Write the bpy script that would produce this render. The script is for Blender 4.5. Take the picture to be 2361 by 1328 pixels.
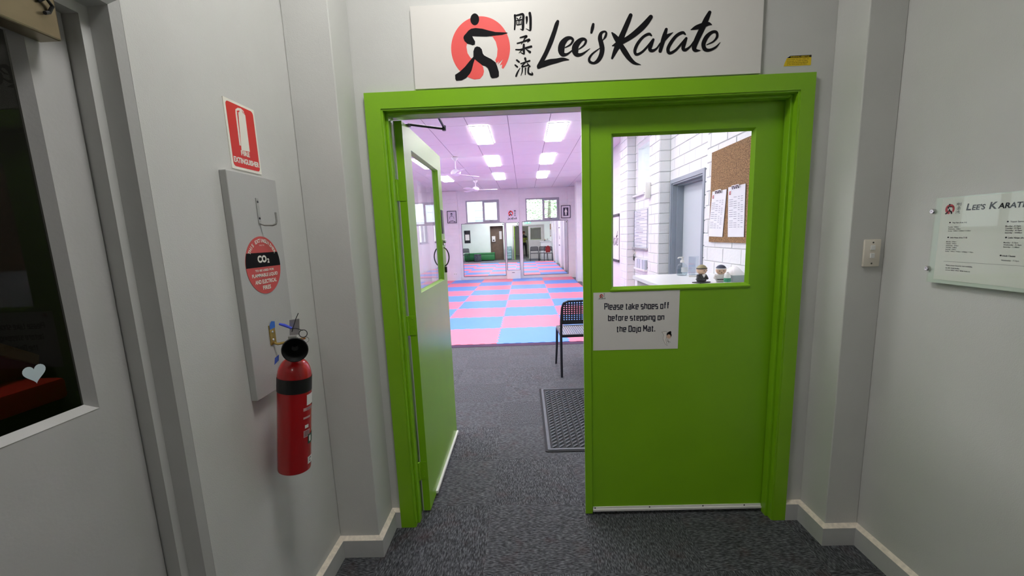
import bpy, bmesh, math, random
import numpy as np
from mathutils import Vector, Matrix
from mathutils.geometry import tessellate_polygon

random.seed(7)
for o in list(bpy.data.objects):
    bpy.data.objects.remove(o)
SC = bpy.context.scene
COL = SC.collection

# ------------------------------------------------------------------ camera
W, H = 2361, 1328
F_PX, CX, CY = 986.487, 1187.359, 704.090
YAW, PITCH, ROLL, EYE = -0.02645, 0.1614, 0.0375, 1.4827


def cam_basis():
    cy, sy = math.cos(YAW), math.sin(YAW)
    cp, sp = math.cos(PITCH), math.sin(PITCH)
    fwd = Vector((sy * cp, cy * cp, -sp))
    right = Vector((cy, -sy, 0))
    down = fwd.cross(right)
    c, s = math.cos(ROLL), math.sin(ROLL)
    return c * right + s * down, -s * right + c * down, fwd


CR, CD, CF = cam_basis()
cam_data = bpy.data.cameras.new('camera')
cam = bpy.data.objects.new('camera', cam_data)
COL.objects.link(cam)
cam_data.sensor_width = 36
cam_data.lens = F_PX / W * 36
cam_data.shift_x = -(CX - W / 2) / W
cam_data.shift_y = (CY - H / 2) / W
cam_data.clip_start = 0.02
m = Matrix((CR, -CD, -CF)).transposed().to_4x4()
m.translation = (0, 0, EYE)
cam.matrix_world = m
SC.camera = cam

# ------------------------------------------------------------------ world, exposure
SC.view_settings.view_transform = 'Standard'
SC.view_settings.look = 'None'
SC.view_settings.gamma = 1
SC.view_settings.use_curve_mapping = False
SC.view_settings.exposure = 0.0
VESTIBULE_LAMP = 37.0
CORRIDOR_FILL = 12.0
DOJO_LAMP = 24.0
SKY = 4.0
w = bpy.data.worlds.new('overcast_sky')
SC.world = w
w.use_nodes = True
bg = w.node_tree.nodes['Background']
bg.inputs[0].default_value = (0.86, 0.93, 1.0, 1)
bg.inputs[1].default_value = SKY

# ------------------------------------------------------------------ colour and material helpers


def lin(c):
    if isinstance(c, str):
        c = c.lstrip('#')
        c = [int(c[i:i + 2], 16) / 255 for i in (0, 2, 4)]
    return tuple((x / 12.92 if x <= 0.04045 else ((x + 0.055) / 1.055) ** 2.4) for x in c)


MATS = {}


def M(name, col, rough=0.5, metal=0.0, var=0.04, scale=6.0, bump=0.0, bscale=120.0, spec=0.5, coat=0.0, emit=0.0, alpha=None):
    """principled material with noise-driven colour variation and relief"""
    if name in MATS:
        return MATS[name]
    mt = bpy.data.materials.new(name)
    MATS[name] = mt
    mt.use_nodes = True
    nt = mt.node_tree
    b = nt.nodes['Principled BSDF']
    c = lin(col)
    b.inputs['Roughness'].default_value = rough
    b.inputs['Metallic'].default_value = metal
    b.inputs['Specular IOR Level'].default_value = spec
    b.inputs['Coat Weight'].default_value = coat
    b.inputs['Coat Roughness'].default_value = 0.08
    tc = nt.nodes.new('ShaderNodeTexCoord')
    no = nt.nodes.new('ShaderNodeTexNoise')
    no.inputs['Scale'].default_value = scale
    no.inputs['Detail'].default_value = 3
    nt.links.new(tc.outputs['Object'], no.inputs['Vector'])
    rp = nt.nodes.new('ShaderNodeValToRGB')
    rp.color_ramp.elements[0].position = 0.3
    rp.color_ramp.elements[1].position = 0.7
    rp.color_ramp.elements[0].color = tuple(x * (1 - var) for x in c) + (1,)
    rp.color_ramp.elements[1].color = tuple(min(1, x * (1 + var)) for x in c) + (1,)
    nt.links.new(no.outputs['Fac'], rp.inputs['Fac'])
    nt.links.new(rp.outputs['Color'], b.inputs['Base Color'])
    if emit:
        nt.links.new(rp.outputs['Color'], b.inputs['Emission Color'])
        b.inputs['Emission Strength'].default_value = emit
    if bump:
        n2 = nt.nodes.new('ShaderNodeTexNoise')
        n2.inputs['Scale'].default_value = bscale
        n2.inputs['Detail'].default_value = 4
        nt.links.new(tc.outputs['Object'], n2.inputs['Vector'])
        bp = nt.nodes.new('ShaderNodeBump')
        bp.inputs['Strength'].default_value = bump
        bp.inputs['Distance'].default_value = 0.01
        nt.links.new(n2.outputs['Fac'], bp.inputs['Height'])
        nt.links.new(bp.outputs['Normal'], b.inputs['Normal'])
    return mt


def glass_mat(name, tint=(1, 1, 1), ior=1.5):
    if name in MATS:
        return MATS[name]
    mt = bpy.data.materials.new(name)
    MATS[name] = mt
    mt.use_nodes = True
    nt = mt.node_tree
    nt.nodes.remove(nt.nodes['Principled BSDF'])
    out = nt.nodes['Material Output']
    tr = nt.nodes.new('ShaderNodeBsdfTransparent')
    tr.inputs[0].default_value = tint + (1,)
    gl = nt.nodes.new('ShaderNodeBsdfGlossy')
    gl.inputs['Roughness'].default_value = 0.0
    fr = nt.nodes.new('ShaderNodeFresnel')
    # both faces of the thin pane reflect like the outside face (no trapped light in a flat pane)
    ge = nt.nodes.new('ShaderNodeNewGeometry')
    mr = nt.nodes.new('ShaderNodeMapRange')
    mr.inputs['To Min'].default_value = ior
    mr.inputs['To Max'].default_value = 1 / ior
    nt.links.new(ge.outputs['Backfacing'], mr.inputs['Value'])
    nt.links.new(mr.outputs[0], fr.inputs['IOR'])
    mx = nt.nodes.new('ShaderNodeMixShader')
    nt.links.new(fr.outputs[0], mx.inputs[0])
    nt.links.new(tr.outputs[0], mx.inputs[1])
    nt.links.new(gl.outputs[0], mx.inputs[2])
    nt.links.new(mx.outputs[0], out.inputs['Surface'])
    return mt


def plaster(name, col, rough=0.55, bump=0.25):
    """rolled paint over render: fine stipple, broad unevenness, faint scuffs"""
    mt = M(name, col, rough, var=0.035, scale=2.2)
    nt = mt.node_tree
    b = nt.nodes['Principled BSDF']
    tc = [n for n in nt.nodes if n.type == 'TEX_COORD'][0]
    a = nt.nodes.new('ShaderNodeTexNoise')
    a.inputs['Scale'].default_value = 260
    a.inputs['Detail'].default_value = 2
    c = nt.nodes.new('ShaderNodeTexNoise')
    c.inputs['Scale'].default_value = 5
    c.inputs['Detail'].default_value = 6
    ad = nt.nodes.new('ShaderNodeMath')
    ad.operation = 'MULTIPLY_ADD'
    ad.inputs[1].default_value = 6.0
    for n in (a, c):
        nt.links.new(tc.outputs['Object'], n.inputs['Vector'])
    nt.links.new(c.outputs['Fac'], ad.inputs[0])
    nt.links.new(a.outputs['Fac'], ad.inputs[2])
    bp = nt.nodes.new('ShaderNodeBump')
    bp.inputs['Strength'].default_value = bump
    bp.inputs['Distance'].default_value = 0.002
    nt.links.new(ad.outputs[0], bp.inputs['Height'])
    nt.links.new(bp.outputs['Normal'], b.inputs['Normal'])
    return mt


def brick_mat(name, col, axis, bw=0.30, bh=0.12):
    """painted brickwork too far away to pick the bricks apart; axis = horizontal axis of the wall"""
    mt = M(name, col, 0.5, var=0.03, scale=3)
    nt = mt.node_tree
    b = nt.nodes['Principled BSDF']
    tc = [n for n in nt.nodes if n.type == 'TEX_COORD'][0]
    sp = nt.nodes.new('ShaderNodeSeparateXYZ')
    cb = nt.nodes.new('ShaderNodeCombineXYZ')
    nt.links.new(tc.outputs['Object'], sp.inputs[0])
    nt.links.new(sp.outputs[axis], cb.inputs[0])
    nt.links.new(sp.outputs['Z'], cb.inputs[1])
    br = nt.nodes.new('ShaderNodeTexBrick')
    br.inputs['Scale'].default_value = 1.0
    br.inputs['Brick Width'].default_value = bw
    br.inputs['Row Height'].default_value = bh
    br.inputs['Mortar Size'].default_value = 0.006
    br.inputs['Mortar Smooth'].default_value = 0.3
    nt.links.new(cb.outputs[0], br.inputs['Vector'])
    bp = nt.nodes.new('ShaderNodeBump')
    bp.invert = True
    bp.inputs['Strength'].default_value = 0.5
    bp.inputs['Distance'].default_value = 0.006
    nt.links.new(br.outputs['Fac'], bp.inputs['Height'])
    nt.links.new(bp.outputs['Normal'], b.inputs['Normal'])
    return mt


def carpet_mat():
    mt = bpy.data.materials.new('loop_pile_carpet')
    mt.use_nodes = True
    nt = mt.node_tree
    b = nt.nodes['Principled BSDF']
    b.inputs['Roughness'].default_value = 0.95
    b.inputs['Specular IOR Level'].default_value = 0.15
    b.inputs['Sheen Weight'].default_value = 0.6
    b.inputs['Sheen Roughness'].default_value = 0.35
    b.inputs['Sheen Tint'].default_value = (0.9, 0.93, 1.0, 1)
    tc = nt.nodes.new('ShaderNodeTexCoord')
    oi = nt.nodes.new('ShaderNodeObjectInfo')
    va = nt.nodes.new('ShaderNodeVectorMath')
    va.operation = 'MULTIPLY_ADD'
    va.inputs[1].default_value = (1, 1, 1)
    sc = nt.nodes.new('ShaderNodeMath')
    sc.operation = 'MULTIPLY'
    sc.inputs[1].default_value = 40
    nt.links.new(oi.outputs['Random'], sc.inputs[0])
    nt.links.new(tc.outputs['Object'], va.inputs[0])
    nt.links.new(sc.outputs[0], va.inputs[2])
    mp = nt.nodes.new('ShaderNodeMapping')
    mp.inputs['Scale'].default_value = (260, 48, 260)
    nt.links.new(va.outputs[0], mp.inputs['Vector'])
    n1 = nt.nodes.new('ShaderNodeTexNoise')
    n1.inputs['Scale'].default_value = 1.0
    n1.inputs['Detail'].default_value = 2
    nt.links.new(mp.outputs[0], n1.inputs['Vector'])
    rp = nt.nodes.new('ShaderNodeValToRGB')
    e = rp.color_ramp.elements
    e[0].position = 0.33
    e[0].color = (0.019, 0.019, 0.021, 1)
    e[1].position = 0.68
    e[1].color = (0.17, 0.178, 0.19, 1)
    k = e.new(0.52)
    k.color = (0.070, 0.073, 0.080, 1)
    nt.links.new(n1.outputs['Fac'], rp.inputs['Fac'])
    n2 = nt.nodes.new('ShaderNodeTexNoise')
    n2.inputs['Scale'].default_value = 9
    n2.inputs['Detail'].default_value = 5
    nt.links.new(va.outputs[0], n2.inputs['Vector'])
    r2 = nt.nodes.new('ShaderNodeValToRGB')
    r2.color_ramp.elements[0].position = 0.56
    r2.color_ramp.elements[0].color = (0, 0, 0, 1)
    r2.color_ramp.elements[1].position = 0.72
    r2.color_ramp.elements[1].color = (0.35, 0.35, 0.35, 1)
    nt.links.new(n2.outputs['Fac'], r2.inputs['Fac'])
    mx = nt.nodes.new('ShaderNodeMixRGB')
    mx.inputs[2].default_value = (0.075, 0.035, 0.035, 1)
    nt.links.new(r2.outputs['Color'], mx.inputs[0])
    nt.links.new(rp.outputs['Color'], mx.inputs[1])
    nt.links.new(mx.outputs[0], b.inputs['Base Color'])
    bp = nt.nodes.new('ShaderNodeBump')
    bp.inputs['Strength'].default_value = 0.6
    bp.inputs['Distance'].default_value = 0.003
    nt.links.new(n1.outputs['Fac'], bp.inputs['Height'])
    nt.links.new(bp.outputs['Normal'], b.inputs['Normal'])
    MATS['carpet'] = mt
    return mt


def speckle_mat(name, c1, c2, scale=180, rough=0.8):
    mt = M(name, c1, rough, var=0.02)
    nt = mt.node_tree
    b = nt.nodes['Principled BSDF']
    no = [n for n in nt.nodes if n.type == 'TEX_NOISE'][0]
    no.inputs['Scale'].default_value = scale
    no.inputs['Detail'].default_value = 4
    rp = [n for n in nt.nodes if n.type == 'VALTORGB'][0]
    rp.color_ramp.elements[0].position = 0.42
    rp.color_ramp.elements[1].position = 0.6
    rp.color_ramp.elements[0].color = lin(c2) + (1,)
    rp.color_ramp.elements[1].color = lin(c1) + (1,)
    return mt


# ------------------------------------------------------------------ pixel -> plane, plane frames


def ray(x, y):
    return CR * ((x - CX) / F_PX) + CD * ((y - CY) / F_PX) + CF


def onY(c, x, y):
    d = ray(x, y)
    t = c / d.y
    return (d.x * t, EYE + d.z * t)


def onX(c, x, y):
    d = ray(x, y)
    t = c / d.x
    return (d.y * t, EYE + d.z * t)


def PY(c):      # vertical plane facing -Y, u = X
    return lambda u, v, w=0.0: (u, c - w, v)


def PYp(c):     # facing +Y, u = -X
    return lambda u, v, w=0.0: (-u, c + w, v)


def PXp(c):     # facing +X, u = Y
    return lambda u, v, w=0.0: (c + w, u, v)


def PXm(c):     # facing -X, u = -Y
    return lambda u, v, w=0.0: (c - w, -u, v)


def PZ(c):      # facing up
    return lambda u, v, w=0.0: (u, v, c + w)


# ------------------------------------------------------------------ object helpers
MW = {}


def tag(o, label=None, cat=None, group=None, kind=None):
    if label:
        o['label'] = label
    if cat:
        o['category'] = cat
    if group:
        o['group'] = group
    if kind:
        o['kind'] = kind
    return o


def thing(name, label, cat, loc=(0, 0, 0), rz=0.0, group=None, kind=None):
    o = bpy.data.objects.new(name, None)
    COL.objects.link(o)
    o.empty_display_size = 0.05
    o.location = loc
    o.rotation_euler = (0, 0, rz)
    MW[o.name] = Matrix.Translation(loc) @ Matrix.Rotation(rz, 4, 'Z')
    return tag(o, label, cat, group, kind)


class MB:
    """collects geometry for ONE mesh object"""

    def __init__(self):
        self.v = []
        self.f = []

    def add(self, verts, faces):
        n = len(self.v)
        self.v += [tuple(p) for p in verts]
        self.f += [tuple(i + n for i in f) for f in faces]
        return self

    def box(self, x0, x1, y0, y1, z0, z1, b=0.0, T=None):
        x0, x1 = min(x0, x1), max(x0, x1)
        y0, y1 = min(y0, y1), max(y0, y1)
        z0, z1 = min(z0, z1), max(z0, z1)
        if b <= 0:
            vs = [(x, y, z) for z in (z0, z1) for y in (y0, y1) for x in (x0, x1)]
            fs = [(0, 2, 3, 1), (4, 5, 7, 6), (0, 1, 5, 4), (2, 6, 7, 3), (0, 4, 6, 2), (1, 3, 7, 5)]
        else:
            bm = bmesh.new()
            bmesh.ops.create_cube(bm, size=1)
            for q in bm.verts:
                q.co = Vector(((x0 + x1) / 2 + q.co.x * (x1 - x0), (y0 + y1) / 2 + q.co.y * (y1 - y0), (z0 + z1) / 2 + q.co.z * (z1 - z0)))
            bmesh.ops.bevel(bm, geom=bm.edges[:], offset=min(b, 0.45 * min(x1 - x0, y1 - y0, z1 - z0)), segments=2, affect='EDGES', profile=0.5)
            bm.verts.index_update()
            vs = [q.co.copy() for q in bm.verts]
            fs = [[q.index for q in f.verts] for f in bm.faces]
            bm.free()
        if T is not None:
            vs = [T @ Vector(p) for p in vs]
        return self.add(vs, fs)

    def prism(self, loops, P, w0, w1):
        """2-D outline (with optional holes) extruded from w0 to w1 along the plane normal"""
        if not isinstance(loops[0][0], (tuple, list)):
            loops = [loops]
        flat = [p for lp in loops for p in lp]
        tris = tessellate_polygon([[Vector((p[0], p[1], 0)) for p in lp] for lp in loops])
        n = len(flat)

        def area(t):
            a, b, c = (flat[i] for i in t)
            return (b[0] - a[0]) * (c[1] - a[1]) - (c[0] - a[0]) * (b[1] - a[1])
        tris = [t if area(t) > 0 else (t[0], t[2], t[1]) for t in tris]
        vs = [P(p[0], p[1], w1) for p in flat] + [P(p[0], p[1], w0) for p in flat]
        fs = [tuple(t) for t in tris]
        if w0 != w1:
            fs += [(t[0] + n, t[2] + n, t[1] + n) for t in tris]
            k = 0
            for j, lp in enumerate(loops):
                m_ = len(lp)
                ar = sum(lp[i][0] * lp[(i + 1) % m_][1] - lp[(i + 1) % m_][0] * lp[i][1] for i in range(m_))
                for i in range(m_):
                    a, b = k + i, k + (i + 1) % m_
                    fs.append((a + n, b + n, b, a) if (ar > 0) == (j == 0) else (a, b, b + n, a + n))
                k += m_
        else:
            vs = vs[:n]
        return self.add(vs, fs)

    def rect(self, P, u0, u1, v0, v1, w0, w1):
        return self.prism([(u0, v0), (u1, v0), (u1, v1), (u0, v1)], P, w0, w1)

    def tube(self, path, r, n=8, closed=False):
        pts = [Vector(p) for p in path]
        m_ = len(pts)
        rs = r if isinstance(r, (list, tuple)) else [r] * m_
        rings = []
        up = None
        for i, p in enumerate(pts):
            a = pts[(i - 1) % m_] if (closed or i > 0) else p
            c = pts[(i + 1) % m_] if (closed or i < m_ - 1) else p
            t = (c - a).normalized()
            if up is None:
                up = Vector((0, 0, 1)) if abs(t.z) < 0.9 else Vector((1, 0, 0))
            s = t.cross(up).normalized()
            up = s.cross(t).normalized()
            rings.append([p + (s * math.cos(2 * math.pi * k / n) + up * math.sin(2 * math.pi * k / n)) * rs[i] for k in range(n)])
        vs = [q for rg in rings for q in rg]
        fs = []
        for i in range(m_ if closed else m_ - 1):
            j = (i + 1) % m_
            for k in range(n):
                l = (k + 1) % n
                fs.append((i * n + k, i * n + l, j * n + l, j * n + k))
        if not closed:
            fs.append(tuple(reversed(range(n))))
            fs.append(tuple((m_ - 1) * n + k for k in range(n)))
        return self.add(vs, [tuple(reversed(f)) for f in fs])

    def lathe(self, prof, o=(0, 0, 0), axis=(0, 0, 1), n=24, a0=0.0, a1=None):
        """profile of (radius, height) turned round axis through o"""
        ax = Vector(axis).normalized()
        s = ax.cross(Vector((0, 0, 1)) if abs(ax.z) < 0.9 else Vector((1, 0, 0))).normalized()
        t = ax.cross(s)
        o = Vector(o)
        full = a1 is None
        a1 = 2 * math.pi if full else a1
        nn = n if full else n + 1
        vs = []
        for r, h in prof:
            for k in range(nn):
                a = a0 + (a1 - a0) * k / n
                vs.append(o + ax * h + (s * math.cos(a) + t * math.sin(a)) * r)
        fs = []
        for i in range(len(prof) - 1):
            for k in range(n):
                l = (k + 1) % nn
                fs.append((i * nn + k, i * nn + l, (i + 1) * nn + l, (i + 1) * nn + k))
        if full:
            if prof[0][0] > 1e-6:
                fs.append(tuple(reversed(range(nn))))
            if prof[-1][0] > 1e-6:
                fs.append(tuple((len(prof) - 1) * nn + k for k in range(nn)))
        return self.add(vs, fs)

    def ribbon(self, pts, P, w, k=1.0, sub=5):
        """brush stroke: centre line points (u, v, width) on plane P, smoothed, tapered, round ends"""
        q = [Vector(p) for p in pts]
        out = []
        for i in range(len(q) - 1):
            p0 = q[i - 1] if i > 0 else q[i] * 2 - q[i + 1]
            p3 = q[i + 2] if i + 2 < len(q) else q[i + 1] * 2 - q[i]
            for s in range(sub):
                t = s / sub
                out.append(0.5 * ((2 * q[i]) + (q[i + 1] - p0) * t + (2 * p0 - 5 * q[i] + 4 * q[i + 1] - p3) * t * t + (3 * q[i] - p0 - 3 * q[i + 1] + p3) * t ** 3))
        out.append(q[-1])
        L, R = [], []
        for i, p in enumerate(out):
            a = out[max(0, i - 1)]
            b = out[min(len(out) - 1, i + 1)]
            d = Vector((b.x - a.x, b.y - a.y))
            d = d.normalized() if d.length > 1e-9 else Vector((1, 0))
            h = max(p.z, 0) * 0.5 * k
            L.append((p.x - d.y * h, p.y + d.x * h))
            R.append((p.x + d.y * h, p.y - d.x * h))
        n = len(out)
        vs = [P(a, b, w) for a, b in L] + [P(a, b, w) for a, b in R]
        fs = [(i, n + i, n + i + 1, i + 1) for i in range(n - 1)]
        self.add(vs, fs)
        for p, sgn in ((out[0], -1), (out[-1], 1)):
            h = max(p.z, 0) * 0.5 * k
            if h > 0:       # half-round end that only touches the stroke
                q0, q1 = (out[0], out[1]) if sgn < 0 else (out[-2], out[-1])
                a0 = math.atan2(q1.y - q0.y, q1.x - q0.x) + (math.pi / 2 if sgn < 0 else -math.pi / 2)
                m_ = 8
                self.add([P(p.x + h * math.cos(a0 + math.pi * j / m_), p.y + h * math.sin(a0 + math.pi * j / m_), w) for j in range(m_ + 1)], [tuple(range(m_ + 1))])
        return self

    def text(self, s, P, w, box=None, cx=None, cy=None, h=None, left=None, bold=0.0, width=None, shear=0.0, font=None):
        vs, fs = text_geo(s, bold, shear)
        if not vs:
            return self
        x0 = min(p[0] for p in vs)
        x1 = max(p[0] for p in vs)
        y0 = min(p[1] for p in vs)
        y1 = max(p[1] for p in vs)
        if box:
            u0, u1, v0, v1 = box
            sx = (u1 - u0) / (x1 - x0)
            sy = (v1 - v0) / (y1 - y0)
            ou, ov = u0 - x0 * sx, v0 - y0 * sy
        else:           # h = cap height, cy = baseline
            sy = h / 0.70
            sx = sy if width is None else width / (x1 - x0)
            ou = (left - x0 * sx) if left is not None else cx - (x0 + x1) / 2 * sx
            ov = cy
        return self.add([P(ou + p[0] * sx, ov + p[1] * sy, w) for p in vs], fs)

    def build(self, name, mat, parent=None, smooth=False, world=True, ang=40):
        me = bpy.data.meshes.new(name)
        vs = self.v
        if parent is not None and world:
            iv = MW[parent.name].inverted()
            vs = [iv @ Vector(p) for p in vs]
        me.from_pydata([tuple(p) for p in vs], [], self.f)
        me.update()
        o = bpy.data.objects.new(name, me)
        COL.objects.link(o)
        me.materials.append(mat)
        if smooth:
            me.polygons.foreach_set('use_smooth', [True] * len(me.polygons))
            me.set_sharp_from_angle(angle=math.radians(ang))
        if parent is not None:
            o.parent = parent
            MW[o.name] = MW[parent.name]
        else:
            MW[o.name] = Matrix.Identity(4)
        return o

    def rebase(self, name, mat, base, smooth=False, **kw):
        """one-mesh thing whose origin sits at base"""
        self.v = [(p[0] - base[0], p[1] - base[1], p[2] - base[2]) for p in self.v]
        o = self.build(name, mat, None, smooth, **kw)
        o.location = base
        MW[o.name] = Matrix.Translation(base)
        return o


_TX = {}


def text_geo(s, bold, shear=0.0):
    key = (s, bold, shear)
    if key in _TX:
        return _TX[key]
    cu = bpy.data.curves.new('lettering', 'FONT')
    cu.body = s
    cu.size = 1.0
    cu.offset = bold
    cu.shear = shear
    cu.resolution_u = 3
    ob = bpy.data.objects.new('lettering', cu)
    COL.objects.link(ob)
    dg = bpy.context.evaluated_depsgraph_get()
    dg.update()
    ev = ob.evaluated_get(dg)
    me = ev.to_mesh()
    vs = [(p.co.x, p.co.y) for p in me.vertices]
    fs = [tuple(p.vertices) for p in me.polygons]
    ev.to_mesh_clear()
    bpy.data.objects.remove(ob)
    bpy.data.curves.remove(cu)
    _TX[key] = (vs, fs)
    return vs, fs


def copy_thing(src, loc=None, rz=None, label=None):
    def rec(o, parent):
        c = o.copy()
        COL.objects.link(c)
        c.parent = parent
        for ch in o.children:
            rec(ch, c)
        return c
    r = rec(src, None)
    if loc is not None:
        r.location = loc
    if rz is not None:
        r.rotation_euler = (0, 0, rz)
    if label:
        r['label'] = label
    MW[r.name] = Matrix.Translation(r.location) @ Matrix.Rotation(r.rotation_euler[2], 4, 'Z')
    return r


def ellipse(cx, cy, rx, ry, n=40, a0=0.0):
    return [(cx + rx * math.cos(a0 + 2 * math.pi * i / n), cy + ry * math.sin(a0 + 2 * math.pi * i / n)) for i in range(n)]


def rrect(u0, u1, v0, v1, r, n=5):
    out = []
    for cx, cy, a in ((u1 - r, v0 + r, -90), (u1 - r, v1 - r, 0), (u0 + r, v1 - r, 90), (u0 + r, v0 + r, 180)):
        for i in range(n + 1):
            t = math.radians(a + 90 * i / n)
            out.append((cx + r * math.cos(t), cy + r * math.sin(t)))
    return out

# ------------------------------------------------------------------ materials
WALL = plaster('grey_wall_paint', '#cfcfcb')
WHITE_WALL = plaster('white_wall_paint', '#e2eee6', 0.5, 0.12)
TRIM_GREY = M('grey_gloss_trim_paint', '#c4c4c1', 0.38, var=0.03, bump=0.05, bscale=60)
SKIRT = M('skirting_paint', '#c6c6c4', 0.45, var=0.05, bump=0.08, bscale=40)
SKIRT_TOP = M('worn_skirting_edge', '#ebe0cf', 0.6, var=0.12, scale=60)
GREEN = M('green_gloss_paint', '#86bd1c', 0.30, var=0.035, scale=4, bump=0.06, bscale=420)
DOORGREY = M('pale_grey_door_paint', '#bcbbb9', 0.4, var=0.03, bump=0.04)
ALU = M('brushed_aluminium', '#c9c9c9', 0.35, 1.0, var=0.05)
STEEL = M('bright_steel', '#d5d5d2', 0.2, 1.0, var=0.04)
BLACK = M('black_plastic', '#1c1c1f', 0.4, var=0.1)
INK = M('black_print', '#151417', 0.7, var=0.06, spec=0.12)
RED_INK = M('red_print', '#f0514c', 0.55, var=0.03)
WHITE_INK = M('white_print', '#f4f2ee', 0.55, var=0.02)
PAPER = M('white_paper', '#e9e6e2', 0.7, var=0.02, bump=0.05, bscale=30)
SIGNWHITE = M('white_sign_board', '#e2dfd9', 0.45, var=0.015)
WHITEPL = M('white_plastic', '#eeeeea', 0.35, var=0.02)
GLASS = glass_mat('clear_window_glass')
CARPET = carpet_mat()
BRICKW = M('white_painted_brick', '#e9ebec', 0.45, var=0.025, scale=9, bump=0.25, bscale=45)
MORTAR = M('white_painted_joint', '#d5d8d9', 0.6, var=0.03, scale=20)
FARBRICK = brick_mat('white_painted_brickwork_x', '#e9e6e8', 'X')
SIDEBRICK = brick_mat('white_painted_brickwork_y', '#e9e9ea', 'Y')

YD = 2.0055          # front of the green architrave
YW = 2.026           # wall face beside it
YN = 2.15            # dojo face of that wall
XL, XR = -0.9225, 1.5123
CEIL_V = 3.15
CEIL_D = 3.028
FAR = 14.75
XP, XB = 1.62, 1.75
XDL = -4.5

# ------------------------------------------------------------------ floor
floor = MB().box(-6, 4, -6, FAR + 0.3, -0.12, -0.008).rebase('floor', CARPET, (0, 0, -0.12))
tag(floor, 'dark grey carpet tile floor running from the lobby into the hall', 'floor', kind='structure')
tile_mesh = None
T = 0.5
mb = MB().box(-T / 2 + .0001, T / 2 - .0001, -T / 2 + .0001, T / 2 - .0001, -0.0075, 0.0)
n = 0
for i in range(-5, 4):
    for j in range(-1, 11):
        x, y = 0.02 + i * T, 0.43 + j * T
        if y < 2.05 and (x < -1.1 or x > 1.7):
            continue
        if y > 5.72:
            continue
        if tile_mesh is None:
            o = mb.build('carpet_tile', CARPET)
            tile_mesh = o.data
        else:
            o = bpy.data.objects.new('carpet_tile', tile_mesh)
            COL.objects.link(o)
        o.parent = floor
        o.location = (x, y, 0.12)
        o.rotation_euler = (0, 0, math.pi / 2 * ((i + j) % 2))

# ------------------------------------------------------------------ lobby walls


def struct(o, label, cat):
    return tag(o, label, cat, kind='structure')


fx0, fx1, fz = -0.66, 1.263, 2.10      # rough opening behind the architrave
mb = MB()
DX0, DX1, DZ = -2.12, -1.30, 2.12
mb.box(XDL - .2, DX0, YW, YN, 0, CEIL_V)
mb.box(DX1, fx0, YW, YN, 0, CEIL_V)
mb.box(DX0, DX1, YW, YN, DZ, CEIL_V)
mb.box(fx1, 2.0, YW, YN, 0, CEIL_V)
mb.box(fx0, fx1, YW, YN, fz, CEIL_V)
wf = struct(mb.rebase('wall_front', WALL, (0, YW, 0)), 'grey painted wall holding the green double doorway', 'wall')
# hall-side lining of the same wall is white
lin_mb = MB()
for a, b, c, d in ((XDL, DX0, 0, CEIL_D), (DX1, -.69, 0, CEIL_D), (DX0, DX1, DZ, CEIL_D), (1.293, 1.75, 0, CEIL_D), (-.69, 1.293, 2.13, CEIL_D)):
    lin_mb.box(a, b, YN, YN + .012, c, d)
lin_mb.build('hall_side_lining', WHITE_WALL, wf)

for s, x0, x1, yf in ((-1, XL, -0.735, 1.821), (1, 1.365, XR, 1.843)):
    o = MB().box(x0 if s < 0 else x0, x1, yf, YW, 0, CEIL_V, 0.004).build('pilaster', WALL, wf)

# left lobby wall with the opening for the grey door
LY0, LY1, LZ = 0.14, 1.078, 2.06
mb = MB()
mb.box(XL - .16, XL, LY1, 1.83, 0, CEIL_V)
mb.box(XL - .16, XL, LY0, LY1, LZ, CEIL_V)
mb.box(XL - .16, XL, -4.5, LY0, 0, CEIL_V)
wl = struct(mb.rebase('wall_left', WALL, (XL, 0, 0)), 'grey painted lobby wall with the fire extinguisher', 'wall')
wr = struct(MB().box(XR, XR + .15, -4.5, 1.86, 0, CEIL_V).rebase('wall_right', WALL, (XR, 0, 0)), 'grey painted lobby wall with the class timetable', 'wall')
wb = struct(MB().box(XL - .2, XR + .2, -4.65, -4.5, 0, CEIL_V).rebase('wall_back', WALL, (0, -4.5, 0)), 'grey painted wall closing the corridor behind the viewer', 'wall')
struct(MB().box(XL - .2, XR + .2, -4.65, YN, CEIL_V, CEIL_V + .1).rebase('ceiling_lobby', M('ceiling_paint', '#e2e2df', .7), (0, 0, CEIL_V)), 'plain painted lobby ceiling', 'ceiling')

# skirting: painted face with a worn pale top edge


def skirting(name, pts, label, h=0.100, t=0.022):
    """pts = plan polyline, the room lies on the left of the direction of travel"""
    a = MB()
    b = MB()
    nrm = []
    for i in range(len(pts) - 1):
        d = Vector((pts[i + 1][0] - pts[i][0], pts[i + 1][1] - pts[i][1])).normalized()
        nrm.append(Vector((-d.y, d.x)))
    off = []
    for i, p in enumerate(pts):
        if i == 0:
            o_ = nrm[0]
        elif i == len(pts) - 1:
            o_ = nrm[-1]
        else:
            o_ = nrm[i - 1] + nrm[i]
            o_ = o_ / (1 + nrm[i - 1].dot(nrm[i]))
        off.append((p[0] + o_.x * t, p[1] + o_.y * t))
    for i in range(len(pts) - 1):
        p, q, r, s = pts[i], pts[i + 1], off[i + 1], off[i]
        lo = [(*p, 0), (*q, 0), (*r, 0), (*s, 0)]
        hi = [(*p, h), (*q, h), (*r, h - .012), (*s, h - .012)]
        a.add(lo + hi, [(0, 3, 2, 1), (2, 3, 7, 6), (0, 4, 7, 3), (1, 2, 6, 5), (0, 1, 5, 4)])
        b.add([(x, y, z + .0004) for x, y, z in hi], [(0, 1, 2, 3)][:1])
    o = a.rebase(name, SKIRT, (pts[0][0], pts[0][1], 0))
    for f in b.f:
        pass
    b.build('worn_top_edge', SKIRT_TOP, o)
    return struct(o, label, 'skirting board')


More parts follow.
